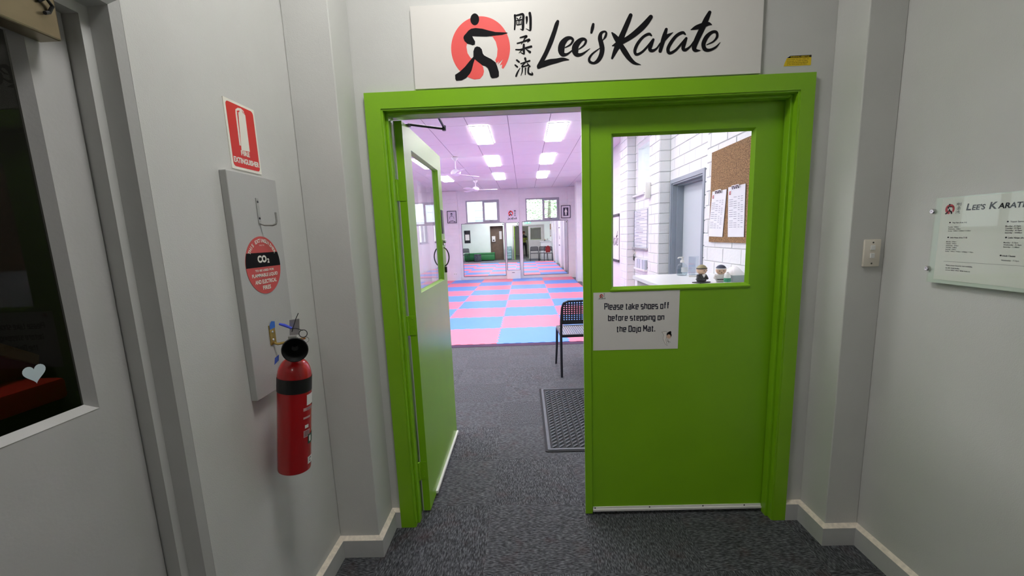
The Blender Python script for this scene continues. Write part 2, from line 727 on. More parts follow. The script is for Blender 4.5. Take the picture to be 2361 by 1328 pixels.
skirting('baseboard_left', [(-.688, YW), (-.735, YW), (-.735, 1.821), (XL, 1.821), (XL, 1.082)], 'grey skirting with worn pale top edge below the fire extinguisher')
skirting('baseboard_right', [(XR, -4.5), (XR, 1.843), (1.365, 1.843), (1.365, YW), (1.283, YW)], 'grey skirting with worn pale top edge below the light switch')

# ------------------------------------------------------------------ green door frame
fr = thing('trim_1', 'bright green painted timber door frame around the double doors', 'door frame', ((-.688 + 1.283) / 2, YD, 0), kind='structure')
P = PY(YD)
AL, AR, AT = -.688, 1.283, 2.130
IL, IR, IT = -.618, 1.221, 2.061
mb = MB().prism([(AL, 0), (IL, 0), (IL, IT), (AL, AT)], P, -.021, 0)
mb.build('architrave', GREEN, fr)
MB().prism([(IR, 0), (AR, 0), (AR, AT), (IR, IT)], P, -.021, 0).build('architrave', GREEN, fr)
MB().prism([(AL, AT), (IL, IT), (IR, IT), (AR, AT)], P, -.021, 0).build('architrave', GREEN, fr)
# jamb boards with a quirk step behind the architrave, then the stop
JL, JR, JT = -.611, 1.214, 2.054
MB().box(fx0, JL, YD + .004, YN + .01, 0, fz).build('jamb', GREEN, fr)
MB().box(JR, fx1, YD + .004, YN + .01, 0, fz).build('jamb', GREEN, fr)
MB().box(JL, JR, YD + .004, YN + .01, JT, fz).build('head_jamb', GREEN, fr)
MB().box(JL, JL + .012, YD + .036, YD + .078, 0, JT, .002).build('door_stop', GREEN, fr)
MB().box(JR - .012, JR, YD + .036, YD + .078, 0, JT, .002).build('door_stop', GREEN, fr)
MB().box(JL + .012, JR - .012, YD + .036, YD + .078, JT - .012, JT, .002).build('door_stop', GREEN, fr)

HY = YN + .010
MB().box(fx0 - .05, JL, HY + .002, HY + .016, 0, fz + .02).build('hall_side_architrave', DOORGREY, fr)
MB().box(JR, fx1 + .03, HY + .002, HY + .016, 0, fz + .02).build('hall_side_architrave', DOORGREY, fr)
MB().box(JL, JR, HY + .002, HY + .016, JT, fz + .02).build('hall_side_architrave', DOORGREY, fr)

# ------------------------------------------------------------------ closed right leaf
YF = 2.09                       # leaf face
LX0, LX1, LZ0, LZ1 = .287, 1.206, .012, 2.046
GX0, GX1, GZ0, GZ1 = .420, 1.082, 1.200, 1.932
d1 = thing('door_1', 'closed green door leaf with a square window and a shoes-off notice', 'door', ((LX0 + LX1) / 2, YF + .02, LZ0), kind='structure')
P = PY(YF)
MB().prism([[(LX0, LZ0), (LX1, LZ0), (LX1, LZ1), (LX0, LZ1)], [(GX0, GZ0), (GX0, GZ1), (GX1, GZ1), (GX1, GZ0)]], P, -.036, 0).build('leaf', GREEN, d1)
MB().prism([[(LX0, LZ0), (LX1, LZ0), (LX1, LZ1), (LX0, LZ1)], [(GX0, GZ0), (GX0, GZ1), (GX1, GZ1), (GX1, GZ0)]], P, -.041, -.0362).build('hall_side_face', DOORGREY, d1)


def bead(P, u0, u1, v0, v1, w_out, w_in, name, mat, parent, sill=0.0, t=.010):
    """mitred glazing bead frame that slopes from the leaf face down to the glass"""
    mb = MB()
    o = [(u0, v0), (u1, v0), (u1, v1), (u0, v1)]
    i_ = [(u0 + t, v0 + t), (u1 - t, v0 + t), (u1 - t, v1 - t), (u0 + t, v1 - t)]
    vs = [P(*p, w_out) for p in o] + [P(*p, w_in) for p in i_] + [P(*p, w_in) for p in o]
    fs = []
    for k in range(4):
        l = (k + 1) % 4
        fs += [(k, l, 4 + l, 4 + k)]
    mb.add(vs, fs)
    return mb.build(name, mat, parent)


bead(P, GX0, GX1, GZ0, GZ1, -.002, -.018, 'glazing_bead', GREEN, d1, t=.012)
MB().add([P(u, v, w) for u in (GX0 - .006, GX1 + .006) for v, w in ((GZ0 - .004, .0), (GZ0 - .004, .005), (GZ0 + .003, .006), (GZ0 + .017, -.014), (GZ0 - .004, -.014))], [(0, 5, 6, 1), (1, 6, 7, 2), (2, 7, 8, 3), (3, 8, 9, 4), (4, 9, 5, 0), (0, 1, 2, 3, 4), (9, 8, 7, 6, 5)]).build('window_sill_bead', GREEN, d1)
MB().rect(P, GX0 + .004, GX1 - .004, GZ0 + .004, GZ1 - .004, -.0205, -.0195).build('window_pane', GLASS, d1)
MB().rect(P, LX0 - .006, LX0 + .030, LZ0 - .004, LZ1, -.001, .012).build('astragal_strip', GREEN, d1)
mb = MB().rect(P, LX0 + .033, LX1 - .004, .020, .030, 0, .014).rect(P, LX0 + .033, LX1 - .004, .030, .040, 0, .005)
mb.build('weather_seal', M('white_aluminium_strip', '#e8e6e2', .35, var=.04), d1)
mb = MB()
for u in (LX0 + .045, .62, .9, LX1 - .09):
    mb.lathe([(.0, .0066), (.0035, .0062), (.004, .005)], P(u, .0345, 0), (0, -1, 0), 10)
mb.build('seal_screw', BLACK, d1)

# ------------------------------------------------------------------ open left leaf, swung a quarter turn into the hall
X0, X1 = -.601, -.561
Y0, Y1 = 2.128, 3.064
d2 = thing('door_2', 'open green door leaf with a tall glass panel swung into the hall', 'door', (X0 + .02, Y0, .012), kind='structure')
P = PXp(X1)
G0, G1, H0, H1 = 2.272, 2.950, 1.198, 1.932
MB().prism([[(Y0, .012), (Y1, .012), (Y1, 2.04), (Y0, 2.04)], [(G0, H0), (G0, H1), (G1, H1), (G1, H0)]], P, -.036, 0).build('leaf', GREEN, d2)
MB().prism([[(Y0, .012), (Y1, .012), (Y1, 2.04), (Y0, 2.04)], [(G0, H0), (G0, H1), (G1, H1), (G1, H0)]], P, -.041, -.0362).build('hall_side_face', DOORGREY, d2)
bead(P, G0, G1, H0, H1, -.001, -.018, 'glazing_bead', GREEN, d2, t=.012)
MB().rect(P, G0 + .004, G1 - .004, H0 + .004, H1 - .004, -.0205, -.0195).build('window_pane', GLASS, d2)
MB().rect(P, 2.275, Y1 - .004, .018, .034, 0, .013).build('weather_seal', M('white_aluminium_strip', '#e8e6e2'), d2)


def pull(xs, sgn, yc, z0, z1):
    pts = []
    for i in range(15):
        t = i / 14
        pts.append((xs + sgn * .032 * math.sin(math.pi * t) ** .6, yc - sgn * 0 + .0 * t, z0 + (z1 - z0) * t))
    return MB().tube(pts, .0042, 8)


DARKSTEEL = M('dark_bronze_metal', '#4b4a49', .3, .9, var=.05)
pull(X1, 1, 3.005, 1.29, 1.42).build('pull_handle', DARKSTEEL, d2, True)
pull(X0, -1, 3.005, 1.29, 1.42).build('pull_handle', DARKSTEEL, d2, True)
mb = MB().box(X1, X1 + .006, 2.985, 3.03, 1.435, 1.475, .002)
mb.lathe([(.012, 0), (.012, .012), (.009, .014)], (X1 + .004, 3.008, 1.462), (1, 0, 0), 16)
mb.build('deadlock', STEEL, d2, True)
MB().box(X1, X1 + .004, 2.972, 3.035, 1.515, 1.675, .001).build('push_plate', BLACK, d2)
MB().box(X1, X1 + .012, 3.0, 3.02, 1.245, 1.285, .002).build('latch', BLACK, d2)
for z in (1.72, 1.05, .25):
    h = MB()
    h.lathe([(.007, -.05), (.007, .05)], (X0 - .003, Y0 - .010, z), (0, 0, 1), 10)
    h.box(X0 + .001, X0 + .034, Y0 - .0025, Y0 + .0005, z - .05, z + .05)
    hg = h.build('hinge', GREEN, d2, True)
    s = MB()
    for dz in (-.035, 0, .035):
        s.lathe([(0, .0014), (.003, .001), (.0035, 0)], (X0 + .02, Y0 - .0025, z + dz), (0, -1, 0), 8)
    s.build('hinge_screw', GREEN, hg)

# door closer arm between head and open leaf
ca = thing('door_closer', 'black folding door closer arm above the open green leaf', 'door closer', (-.42, 2.2, 2.0))
MB().box(-.575, -.548, 2.222, 2.258, 2.0402, 2.048, .002).build('shoe', BLACK, ca)
MB().tube([(-.560, 2.24, 2.050), (-.395, 2.33, 2.043)], .006, 8).build('forearm', BLACK, ca, True)
MB().tube([(-.395, 2.33, 2.049), (-.397, 2.175, 2.068)], .006, 8).lathe([(.010, -.012), (.010, .012)], (-.395, 2.33, 2.046), (0, 0, 1), 12).build('main_arm', BLACK, ca, True)
MB().box(-.46, -.34, YN + .03, YN + .05, 2.062, 2.095, .004).build('head_bracket', BLACK, ca)

# ------------------------------------------------------------------ grey glazed door in the left wall
fr2 = thing('trim_2', 'grey stepped steel door frame at the left edge of the lobby', 'door frame', (XL, .61, 0), kind='structure')
prof = [(XL, 1.079), (-.935, 1.059), (-.9785, 1.052), (-.9785, 1.029), (-1.016, 1.029), (-1.08, 1.029), (-1.08, 1.079)]
cy_ = (LY0 + LY1) / 2
ftop = 2.06


def sweep_frame(prof, ztop):
    """door frame profile given for the far jamb (x, y); mirrored for the near jamb and turned over the head"""
    far, near, head = MB(), MB(), MB()
    nP = len(prof)
    ym = 1.079
    for mbx, mir in ((far, False), (near, True)):
        vs = []
        for (x, y) in prof:
            yy = y if not mir else 2 * cy_ - y
            ins = ym - y
            vs += [(x, yy, 0), (x, yy, ztop - ins)]
        fs = []
        for i in range(nP):
            j = (i + 1) % nP
            q = (2 * i, 2 * j, 2 * j + 1, 2 * i + 1)
            fs.append(q if not mir else tuple(reversed(q)))
        mbx.add(vs, fs)
    vs = []
    for (x, y) in prof:
        ins = ym - y
        vs += [(x, y, ztop - ins), (x, 2 * cy_ - y, ztop - ins)]
    head.add(vs, [(2 * i, 2 * ((i + 1) % nP), 2 * ((i + 1) % nP) + 1, 2 * i + 1) for i in range(nP)])
    return far, near, head


a, b, c = sweep_frame(prof, ftop)
a.build('jamb', TRIM_GREY, fr2)
b.build('jamb', TRIM_GREY, fr2)
c.build('head', TRIM_GREY, fr2)
d3 = thing('door_3', 'pale grey door with a large dark glass panel at the left edge', 'door', (-1.036, cy_, .01), kind='structure')
P = PXp(-1.016)
g0, g1, q0, q1 = .30, .938, 1.118, 1.945
MB().prism([[(LY0 + .055, .01), (1.026, .01), (1.026, 2.03), (LY0 + .055, 2.03)], [(g0, q0), (g0, q1), (g1, q1), (g1, q0)]], P, -.04, 0).build('leaf', DOORGREY, d3)
bead(P, g0, g1, q0, q1, .001, -.020, 'glazing_bead', DOORGREY, d3, t=.014)
MB().rect(P, g0 + .01, g1 - .01, q0 + .01, q1 - .01, -.0225, -.0205).build('window_pane', glass_mat('dark_tinted_glass', (.55, .56, .55), 1.22), d3)
hx = [(16 * math.sin(t) ** 3, 13 * math.cos(t) - 5 * math.cos(2 * t) - 2 * math.cos(3 * t) - math.cos(4 * t)) for t in [2 * math.pi * i / 36 for i in range(36)]]
hy, hz = onX(-1.036, 80, 860)
MB().prism([(hy + x * .00135, hz + y * .00135) for x, y in reversed(hx)], P, -.0203, -.0198).build('heart_sticker', M('pale_blue_sticker', '#c3d3d8', .6), d3)
clo = thing('door_closer', 'beige metal door closer body high on the grey left door', 'door closer', (-.99, .8, 1.92))
CB = M('champagne_metal', '#85795f', .28, .7, var=.15, scale=14)
MB().box(-1.014, -.965, .68, .968, 1.924, 2.03, .004).build('body', CB, clo)
MB().tube([(-.962, .93, 1.985), (-.955, .94, 1.995), (-.957, .952, 1.985), (-.962, .948, 1.972), (-.958, .935, 1.965)], .0035, 8).build('cable_loop', BLACK, clo, True)

# dark room behind that glass
mb = MB()
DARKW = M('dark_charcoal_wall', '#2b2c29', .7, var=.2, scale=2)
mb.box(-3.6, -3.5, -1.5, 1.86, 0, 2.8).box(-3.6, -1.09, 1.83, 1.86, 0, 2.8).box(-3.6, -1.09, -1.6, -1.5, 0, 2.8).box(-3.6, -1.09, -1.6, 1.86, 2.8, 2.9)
struct(mb.rebase('wall_side_room', DARKW, (-2.3, .2, 0)), 'dark walls of the room behind the left glass door', 'wall')

# ------------------------------------------------------------------ hall ceiling: board panels between fine battens
ceil = MB().box(XDL - .1, 1.95, YN, FAR + .2, CEIL_D + .012, CEIL_D + .1).rebase('ceiling_hall', M('ceiling_joint_dark', '#6a6470', .8), (0, 8, CEIL_D))  # dark joint colour shows in the gaps between panels
struct(ceil, 'white panelled hall ceiling with thin dark joints', 'ceiling')
PANEL = M('white_ceiling_panel', '#ecebec', .6, var=.015, scale=4, bump=.05, bscale=80)
cw, cl = .571, 1.19
LIGHTS = [(x, y) for x in (-2.02, -.593, .545) for y in (3.42, 4.61, 6.94, 9.27, 11.60) if not (x > 0 and y < 4)]  # row nearest the door is unseen, added to brighten the hall entrance
xs = [-.165 + cw * k for k in range(-8, 4)]
ys = [6.34 + cl * k for k in range(-4, 8)]
pm = {}


def shared(name, size, mat, parent, loc, rot=(0, 0, 0), maker=None):
    key = (name,) + tuple(round(s, 3) for s in size)
    if key not in pm:
        o = maker(size).build(name, mat)
        pm[key] = o.data
    else:
        o = bpy.data.objects.new(name, pm[key])
        COL.objects.link(o)
    o.parent = parent
    o.location = loc
    o.rotation_euler = rot
    return o


def slab(size):
    return MB().box(-size[0] / 2, size[0] / 2, -size[1] / 2, size[1] / 2, 0, size[2])


x_edges = [XDL] + xs + [1.75]
y_edges = [YN + .012] + [y for y in ys if y < FAR - .2] + [FAR]
for i in range(len(x_edges) - 1):
    for j in range(len(y_edges) - 1):
        a, b = x_edges[i], x_edges[i + 1]
        c, d = y_edges[j], y_edges[j + 1]
        if b - a < .05 or d - c < .05:
            continue
        shared('ceiling_panel', (b - a - .008, d - c - .008, .004), PANEL, ceil, ((a + b) / 2, (c + d) / 2 - 8, .008), maker=slab)

LED = bpy.data.materials.new('led_diffuser')
LED.use_nodes = True
nb = LED.node_tree.nodes['Principled BSDF']
nb.inputs['Base Color'].default_value = (.9, .9, .9, 1)
nb.inputs['Emission Color'].default_value = (1.0, .97, 1.0, 1)
nb.inputs['Emission Strength'].default_value = DOJO_LAMP
LFRAME = M('light_frame_white', '#f2f2f2', .4)


def led_panel(name, label, cat, x, y, z, wx, wy, mat, group=None):
    t = thing(name, label, cat, (x, y, z), group=group)
    h = .012
    mb = MB()
    mb.prism([[(-wx / 2, -wy / 2), (wx / 2, -wy / 2), (wx / 2, wy / 2), (-wx / 2, wy / 2)],
              [(-wx / 2 + h, -wy / 2 + h), (-wx / 2 + h, wy / 2 - h), (wx / 2 - h, wy / 2 - h), (wx / 2 - h, -wy / 2 + h)]],
             lambda u, v, w=0: (u, v, w), -.012, 0)
    mb.build('frame', LFRAME, t, world=False)
    MB().box(-wx / 2 + h, wx / 2 - h, -wy / 2 + h, wy / 2 - h, -.010, -.004).build('diffuser', mat, t, world=False)
    return t


colname = {-2.02: 'leftmost row', -.593: 'row left of the centre joint', .545: 'row right of the centre joint'}
rown = {3.42: 'added fill nearest the doorway', 4.61: 'before the mats', 6.94: 'largest in view', 9.27: 'middle in view', 11.60: 'farthest in'}
for x, y in LIGHTS:
    led_panel('ceiling_light', 'LED ceiling panel in the %s, %s' % (colname[x], rown[y]), 'ceiling light', x, y, CEIL_D, .29, 1.215, LED, 'LED panels in the hall ceiling')

VL = bpy.data.materials.new('lobby_lamp_diffuser')
VL.use_nodes = True
nb = VL.node_tree.nodes['Principled BSDF']
nb.inputs['Emission Color'].default_value = (1.0, .985, .965, 1)
nb.inputs['Emission Strength'].default_value = VESTIBULE_LAMP
CL = bpy.data.materials.new('corridor_fill_diffuser')
CL.use_nodes = True
nb = CL.node_tree.nodes['Principled BSDF']
nb.inputs['Emission Color'].default_value = (1.0, .985, .965, 1)
nb.inputs['Emission Strength'].default_value = CORRIDOR_FILL
led_panel('ceiling_light', 'square lamp panel in the lobby ceiling in front of the doorway', 'ceiling light', -.12, 1.2, CEIL_V, .45, .45, VL)
led_panel('ceiling_light', 'added fill lamp panel in the corridor ceiling behind the viewer', 'ceiling light', .2, -2.4, CEIL_V, .6, .6, CL)  # unseen lamp added as fill light from behind

# ------------------------------------------------------------------ hall walls
WX = [(-3.93, -2.80), (-1.925, -.80), (.09, 1.222)]
WZ0, WZ1 = 1.957, 2.70
mb = MB()
prev = XDL - .1
for a, b in WX:
    mb.box(prev, a, FAR, FAR + .2, 0, CEIL_D + .05)
    mb.box(a, b, FAR, FAR + .2, 0, WZ0)
    mb.box(a, b, FAR, FAR + .2, WZ1, CEIL_D + .05)
    prev = b
mb.box(prev, 1.95, FAR, FAR + .2, 0, CEIL_D + .05)
wfar = struct(mb.rebase('wall_far', FARBRICK, (0, FAR, 0)), 'white painted brick end wall of the hall with mirrors', 'wall')
for a, b in ((-2.70, -2.20), (-.612, -.135), (1.50, 1.75)):
    MB().box(a, b, FAR - .055, FAR, 0, CEIL_D).build('pilaster', FARBRICK, wfar)
WL = [(3.1, 4.7), (6.2, 7.8), (9.3, 10.9)]  # unseen window openings, added so daylight brightens the floor and brick wall
mbl = MB().box(XDL - .2, XDL, YN, FAR + .2, 0, 1.3).box(XDL - .2, XDL, YN, FAR + .2, 2.6, CEIL_D + .05)
pv = YN
for a, b in WL + [(FAR + .2, None)]:
    mbl.box(XDL - .2, XDL, pv, a, 1.3, 2.6)
    pv = b
wdl = struct(mbl.rebase('wall_hall_left', SIDEBRICK, (XDL, 8, 0)), 'white painted side wall of the hall behind the open leaf', 'wall')

for k, (a, b) in enumerate(WL):
    t = thing('window_%d' % (k + 5), 'added unseen daylight window in the left hall wall, number %d from the front wall' % (k + 1), 'window', (XDL, (a + b) / 2, 1.3), kind='structure')
    P = PXp(XDL)
    mid = (a + b) / 2
    MB().prism([[(a, 1.3), (b, 1.3), (b, 2.6), (a, 2.6)], [(a + .05, 1.35), (a + .05, 2.55), (mid - .025, 2.55), (mid - .025, 1.35)], [(mid + .025, 1.35), (mid + .025, 2.55), (b - .05, 2.55), (b - .05, 1.35)]], P, -.1, 0).build('window_frame', M('grey_window_frame', '#9a98a2', .4, .3, var=.04), t)
    MB().rect(P, a + .045, mid - .02, 1.345, 2.555, -.055, -.05).build('pane', GLASS, t)
    MB().rect(P, mid + .02, b - .045, 1.345, 2.555, -.055, -.05).build('pane', GLASS, t)
    MB().box(XDL - .05, XDL + .05, a - .04, b + .04, 1.275, 1.3).build('window_sill', M('grey_window_frame', '#9a98a2'), t)

WINF = M('grey_window_frame', '#9a98a2', .4, .3, var=.04)
names = ['behind the open leaf', 'above the left mirror', 'above the right mirror']
for k, (a, b) in enumerate(WX):
    t = thing('window_%d' % (k + 1), 'grey framed two-pane window high on the end wall %s' % names[k], 'window', ((a + b) / 2, FAR, WZ0), kind='structure')
    P = PY(FAR)
    fw = .04
    mid = (a + b) / 2 + .01
    MB().prism([[(a, WZ0), (b, WZ0), (b, WZ1), (a, WZ1)],
                [(a + fw, WZ0 + .03), (a + fw, WZ1 - fw), (mid - .012, WZ1 - fw), (mid - .012, WZ0 + .03)],
                [(mid + .012, WZ0 + .03), (mid + .012, WZ1 - fw), (b - fw, WZ1 - fw), (b - fw, WZ0 + .03)]], P, -.07, .006).build('window_frame', WINF, t)
    s0, s1 = mid + .014, b - fw - .002
    sash = MB().prism([[(s0, WZ0 + .032), (s1, WZ0 + .032), (s1, WZ1 - fw - .002), (s0, WZ1 - fw - .002)],
                       [(s0 + .045, WZ0 + .08), (s0 + .045, WZ1 - fw - .045), (s1 - .045, WZ1 - fw - .045), (s1 - .045, WZ0 + .08)]], P, -.05, .018).build('sash', WINF, t)
    MB().rect(P, s0 + .04, s1 - .04, WZ0 + .075, WZ1 - fw - .04, -.030, -.026).build('pane', GLASS, sash)
    mb = MB().box((s0 + s1) / 2 - .05, (s0 + s1) / 2 + .05, FAR - .032, FAR - .018, WZ0 + .045, WZ0 + .06)
    mb.build('window_catch', DARKSTEEL, sash)
    MB().rect(P, a + fw - .005, mid - .01, WZ0 + .025, WZ1 - fw + .005, -.042, -.038).build('pane', GLASS, t)
    MB().box(a - .06, b + .055, FAR - .05, FAR + .1, WZ0 - .028, WZ0).build('window_sill', WINF, t)

# right-hand wall: bays and brick piers, bricks modelled one by one as far as they can be told apart
mb = MB()
e = .006
mb.box(XP + e, 1.95, YN, 3.92, 0, CEIL_D + .05)
D4 = (4.30, 5.188, 2.012)       # grey door hole y0, y1, top
mb.box(XB + e, 1.95, 3.92, D4[0], 0, CEIL_D + .05)
mb.box(XB + e, 1.95, D4[1], 5.27, 0, CEIL_D + .05)
mb.box(XB + e, 1.95, D4[0], D4[1], D4[2], CEIL_D + .05)
mb.box(XP + e, 1.95, 5.26 + e, 5.67, 0, CEIL_D + .05)
W4 = (6.02, 6.76, 2.02, 2.74)
mb.box(XB + e, 1.95, 5.67, W4[0], 0, CEIL_D + .05)
mb.box(XB + e, 1.95, W4[1], 6.87, 0, CEIL_D + .05)
mb.box(XB + e, 1.95, W4[0], W4[1], 0, W4[2])
mb.box(XB + e, 1.95, W4[0], W4[1], W4[3], CEIL_D + .05)
mb.box(XP + e, 1.95, 6.86 + e, 7.33, 0, CEIL_D + .05)
wdr = struct(mb.rebase('wall_hall_right', MORTAR, (XP, YN, 0)), 'white painted brick side wall of the hall with piers', 'wall')
far_r = MB().box(XB, 1.95, 7.33, FAR, 0, CEIL_D + .05)
for y in (9.95, 11.66, 13.3):
    far_r.box(XP, XB, y, y + .41, 0, CEIL_D + .02)
far_r.build('far_brickwork', SIDEBRICK, wdr)


def brick_shape(s):
    L, h, d = s
    c = .003
    vs = []
    for q, x in ((0, 0), (1, 0)):
        pass
    a = [(-L / 2, 0, 0), (L / 2, 0, 0), (L / 2, 0, h), (-L / 2, 0, h)]
    f = [(-L / 2 + c, -d, c), (L / 2 - c, -d, c), (L / 2 - c, -d, h - c), (-L / 2 + c, -d, h - c)]
    m_ = [(-L / 2, -d + c, 0), (L / 2, -d + c, 0), (L / 2, -d + c, h), (-L / 2, -d + c, h)]
    fs = [(4, 5, 6, 7)]
    for k in range(4):
        l = (k + 1) % 4
        fs += [(8 + k, 8 + l, 4 + l, 4 + k), (k, l, 8 + l, 8 + k)]
    return MB().add(a + f + m_, fs)


rest = MB()
BH, BL, JT_ = .12, .30, .008
wy0, wz0_ = YN, 0
count = 0


def lay(face, u0, u1, base_u, holes=(), vis=(0.85, 2.85)):
    """face: ('X', x) bricks face -X with u = y; ('Y', y) bricks face -Y with u = x"""
    global count
    rows = int(CEIL_D / BH) + 1
    for r in range(rows):
        v0 = r * BH
        v1 = min(v0 + BH, CEIL_D)
        if v1 - v0 < .03:
            continue
        k0 = base_u - (.5 * BL if r % 2 else 0)
        k = math.floor((u0 - k0) / BL)
        u = k0 + k * BL
        while u < u1 - 1e-4:
            a, b = max(u, u0), min(u + BL, u1)
            u += BL
            segs = [(a, b)]
            for (h0, h1, z0, z1) in holes:
                if v0 + .5 * BH > z0 and v0 + .5 * BH < z1:
                    ns = []
                    for s0, s1 in segs:
                        if h1 <= s0 or h0 >= s1:
                            ns.append((s0, s1))
                        else:
                            if h0 > s0:
                                ns.append((s0, h0))
                            if h1 < s1:
                                ns.append((h1, s1))
                    segs = ns
            for s0, s1 in segs:
                L = s1 - s0 - JT_
                if L < .02:
                    continue
                c = (s0 + s1) / 2
                size = (round(L, 3), round(v1 - v0 - JT_, 3), .008 + random.choice((0, .0008, .0016)))
                if face[0] == 'X':
                    loc = Vector((face[1] + e, c, v0 + JT_ / 2))
                    rot = -math.pi / 2
                else:
                    loc = Vector((c, face[1] + e, v0 + JT_ / 2))
                    rot = 0
                if vis[0] < v0 < vis[1] and count < 300:
                    shared('brick', size, BRICKW, wdr, loc - Vector((XP, YN, 0)), (0, 0, rot), brick_shape)
                    count += 1
                else:
                    R = Matrix.Translation(loc) @ Matrix.Rotation(rot, 4, 'Z')
                    q = brick_shape(size)
                    rest.add([R @ Vector(p) for p in q.v], q.f)


lay(('X', XP), 2.75, 3.92, 2.65, vis=(.95, 2.4))
lay(('X', XB), 3.92, 5.26, 3.92, holes=[(4.26, 5.233, 0, 2.055)], vis=(.9, 2.6))
lay(('Y', 5.26), XP, XB, XP - .15, vis=(.9, 2.7))
lay(('X', XP), 5.26, 5.67, 5.26, vis=(.9, 2.7))
lay(('X', XB), 5.67, 6.86, 5.62, holes=[(6.02, 6.76, 2.02, 2.74)], vis=(.9, 2.8))
lay(('X', XP), 6.86, 7.33, 6.86, vis=(.85, 2.8))
lay(('Y', 6.86), XP, XB, XP - .15, vis=(9, 9))
lay(('X', XP), YN + .01, 2.75, 2.65, vis=(9, 9))
o = rest.build('brick_remainder', BRICKW, wdr)
o['kind'] = 'stuff'

# grey door in the near bay
d4 = thing('door_4', 'pale grey flush door in the white brick side wall', 'door', (1.88, 4.74, .01), kind='structure')
DFR = M('blue_grey_frame_paint', '#8e98a3', .4, var=.03)
P = PXm(XB)
MB().prism([(-5.233, 0), (-5.188, 0), (-5.188, 2.012), (-5.233, 2.055)], P, -.02, .012).build('frame_jamb', DFR, d4)
MB().prism([(-4.30, 0), (-4.257, 0), (-4.257, 2.055), (-4.30, 2.012)], P, -.02, .012).build('frame_jamb', DFR, d4)
MB().prism([(-5.233, 2.055), (-5.188, 2.012), (-4.30, 2.012), (-4.257, 2.055)], P, -.02, .012).build('frame_head', DFR, d4)
MB().box(XB, 1.93, 5.172, 5.188, 0, 2.012).box(1.80, 1.93, 5.155, 5.172, 0, 1.995).build('reveal_jamb', DFR, d4)
MB().box(XB, 1.93, 4.30, 4.316, 0, 2.012).build('reveal_jamb', DFR, d4)
MB().box(XB, 1.93, 4.316, 5.172, 1.996, 2.012).box(1.80, 1.93, 4.316, 5.155, 1.98, 1.996).build('reveal_head', DFR, d4)
MB().box(1.875, 1.915, 4.318, 5.153, .01, 1.978).build('leaf', M('light_blue_grey_door', '#c9d2d8', .4, var=.02), d4)

# window in the second bay
t = thing('window_4', 'white framed window in the brick side wall above the whiteboard', 'window', (XB, 6.39, 2.02), kind='structure')
P = PXm(XB)
MB().prism([[(-W4[1], W4[2]), (-W4[0], W4[2]), (-W4[0], W4[3]), (-W4[1], W4[3])],
            [(-W4[1] + .05, W4[2] + .05), (-W4[1] + .05, W4[3] - .05), (-W4[0] - .05, W4[3] - .05), (-W4[0] - .05, W4[2] + .05)]], P, -.09, .0).build('window_frame', M('window_frame_white', '#d9dbdf', .4), t)
MB().rect(P, -W4[1] + .045, -W4[0] - .045, W4[2] + .045, W4[3] - .045, -.055, -.05).build('pane', GLASS, t)
MB().box(XB - .05, XB + .08, 6.0, 6.855, 1.995, 2.02).build('window_sill', M('window_frame_white', '#d9dbdf'), t)

# ------------------------------------------------------------------ outside, seen through the end-wall windows
struct(MB().box(-14, 14, 14.96, 40, -.5, -.3).rebase('ground_outside', speckle_mat('grey_gravel', '#b9b7b0', '#8f8d87', 30), (0, 20, -.5)), 'pale gravel yard outside the end-wall windows', 'ground')
nb_ = thing('neighbour_building', 'white weatherboard building outside the left end-wall window', 'building', (-4.5, 20, -.3))
MB().box(-7.5, -1.6, 20, 24, -.3, 4.6).build('wall', M('white_render', '#c6d0d4', .7), nb_)
for k in range(14):
    MB().box(-7.52, -1.58, 19.97, 20.0, .2 + k * .31, .2 + k * .31 + .29).build('board', M('white_render', '#e9ecec'), nb_)
MB().box(-2.9, -2.2, 19.93, 19.97, 1.3, 3.4).build('window_blind', M('pale_blue_blind', '#c9d4dd', .5), nb_)
MB().box(-7.6, -1.5, 19.95, 19.99, 2.20, 2.26).build('drip_rail', M('dull_grey_rail', '#9aa3a8', .5), nb_)
tr = thing('garden_tree', 'leafy green tree outside the right end-wall window', 'tree', (1.4, 20.5, -.3))
MB().tube([(1.2, 20.5, -.3), (1.18, 20.5, 1.5), (1.25, 20.5, 3.0)], [.12, .10, .06], 8).build('trunk', M('tree_bark', '#7d766c', .9, var=.2), tr, True)
lf = MB()
for k in range(2600):
    a = random.uniform(0, 2 * math.pi)
    c = random.uniform(-1, 1)
    rr = random.random() ** .4
    p = Vector((1.5 + 2.0 * rr * math.cos(a) * math.sqrt(1 - c * c), 20.5 + 1.2 * rr * math.sin(a) * math.sqrt(1 - c * c), 3.0 + 1.5 * rr * c))
    R = Matrix.Rotation(random.uniform(0, 6.3), 3, 'Z') @ Matrix.Rotation(random.uniform(-1, 1), 3, 'X')
    lf.add([p + R @ Vector(q) for q in ((-.06, 0, 0), (0, -.03, .03), (.06, 0, 0), (0, .03, .03))], [(0, 1, 2, 3)])
o = lf.build('foliage', M('fresh_leaf_green', '#8fb27f', .6, var=.25, scale=3), tr)
o['kind'] = 'stuff'

# ------------------------------------------------------------------ jigsaw mat floor
mats = thing('jigsaw_mat_floor', 'pink and blue chequered jigsaw foam mats covering the hall floor', 'floor mats', (-.417, 5.712, 0))
MPINK = M('pink_foam_mat', '#f77d98', .42, var=.02, scale=3, bump=.03, bscale=300)
MBLUE = M('blue_foam_mat', '#5497ee', .42, var=.02, scale=3, bump=.03, bscale=300)
MH = .03


def wave_edge(n=12, dpt=.011):
    pts = []
    for k in range(n):
        t = k / n
        s = 1 if k % 2 else -1
        pts += [(t + .010, s * dpt * .75), (t + .018, s * dpt), (t + 1 / n - .018, s * dpt), (t + 1 / n - .010, s * dpt * .75)]
    return pts


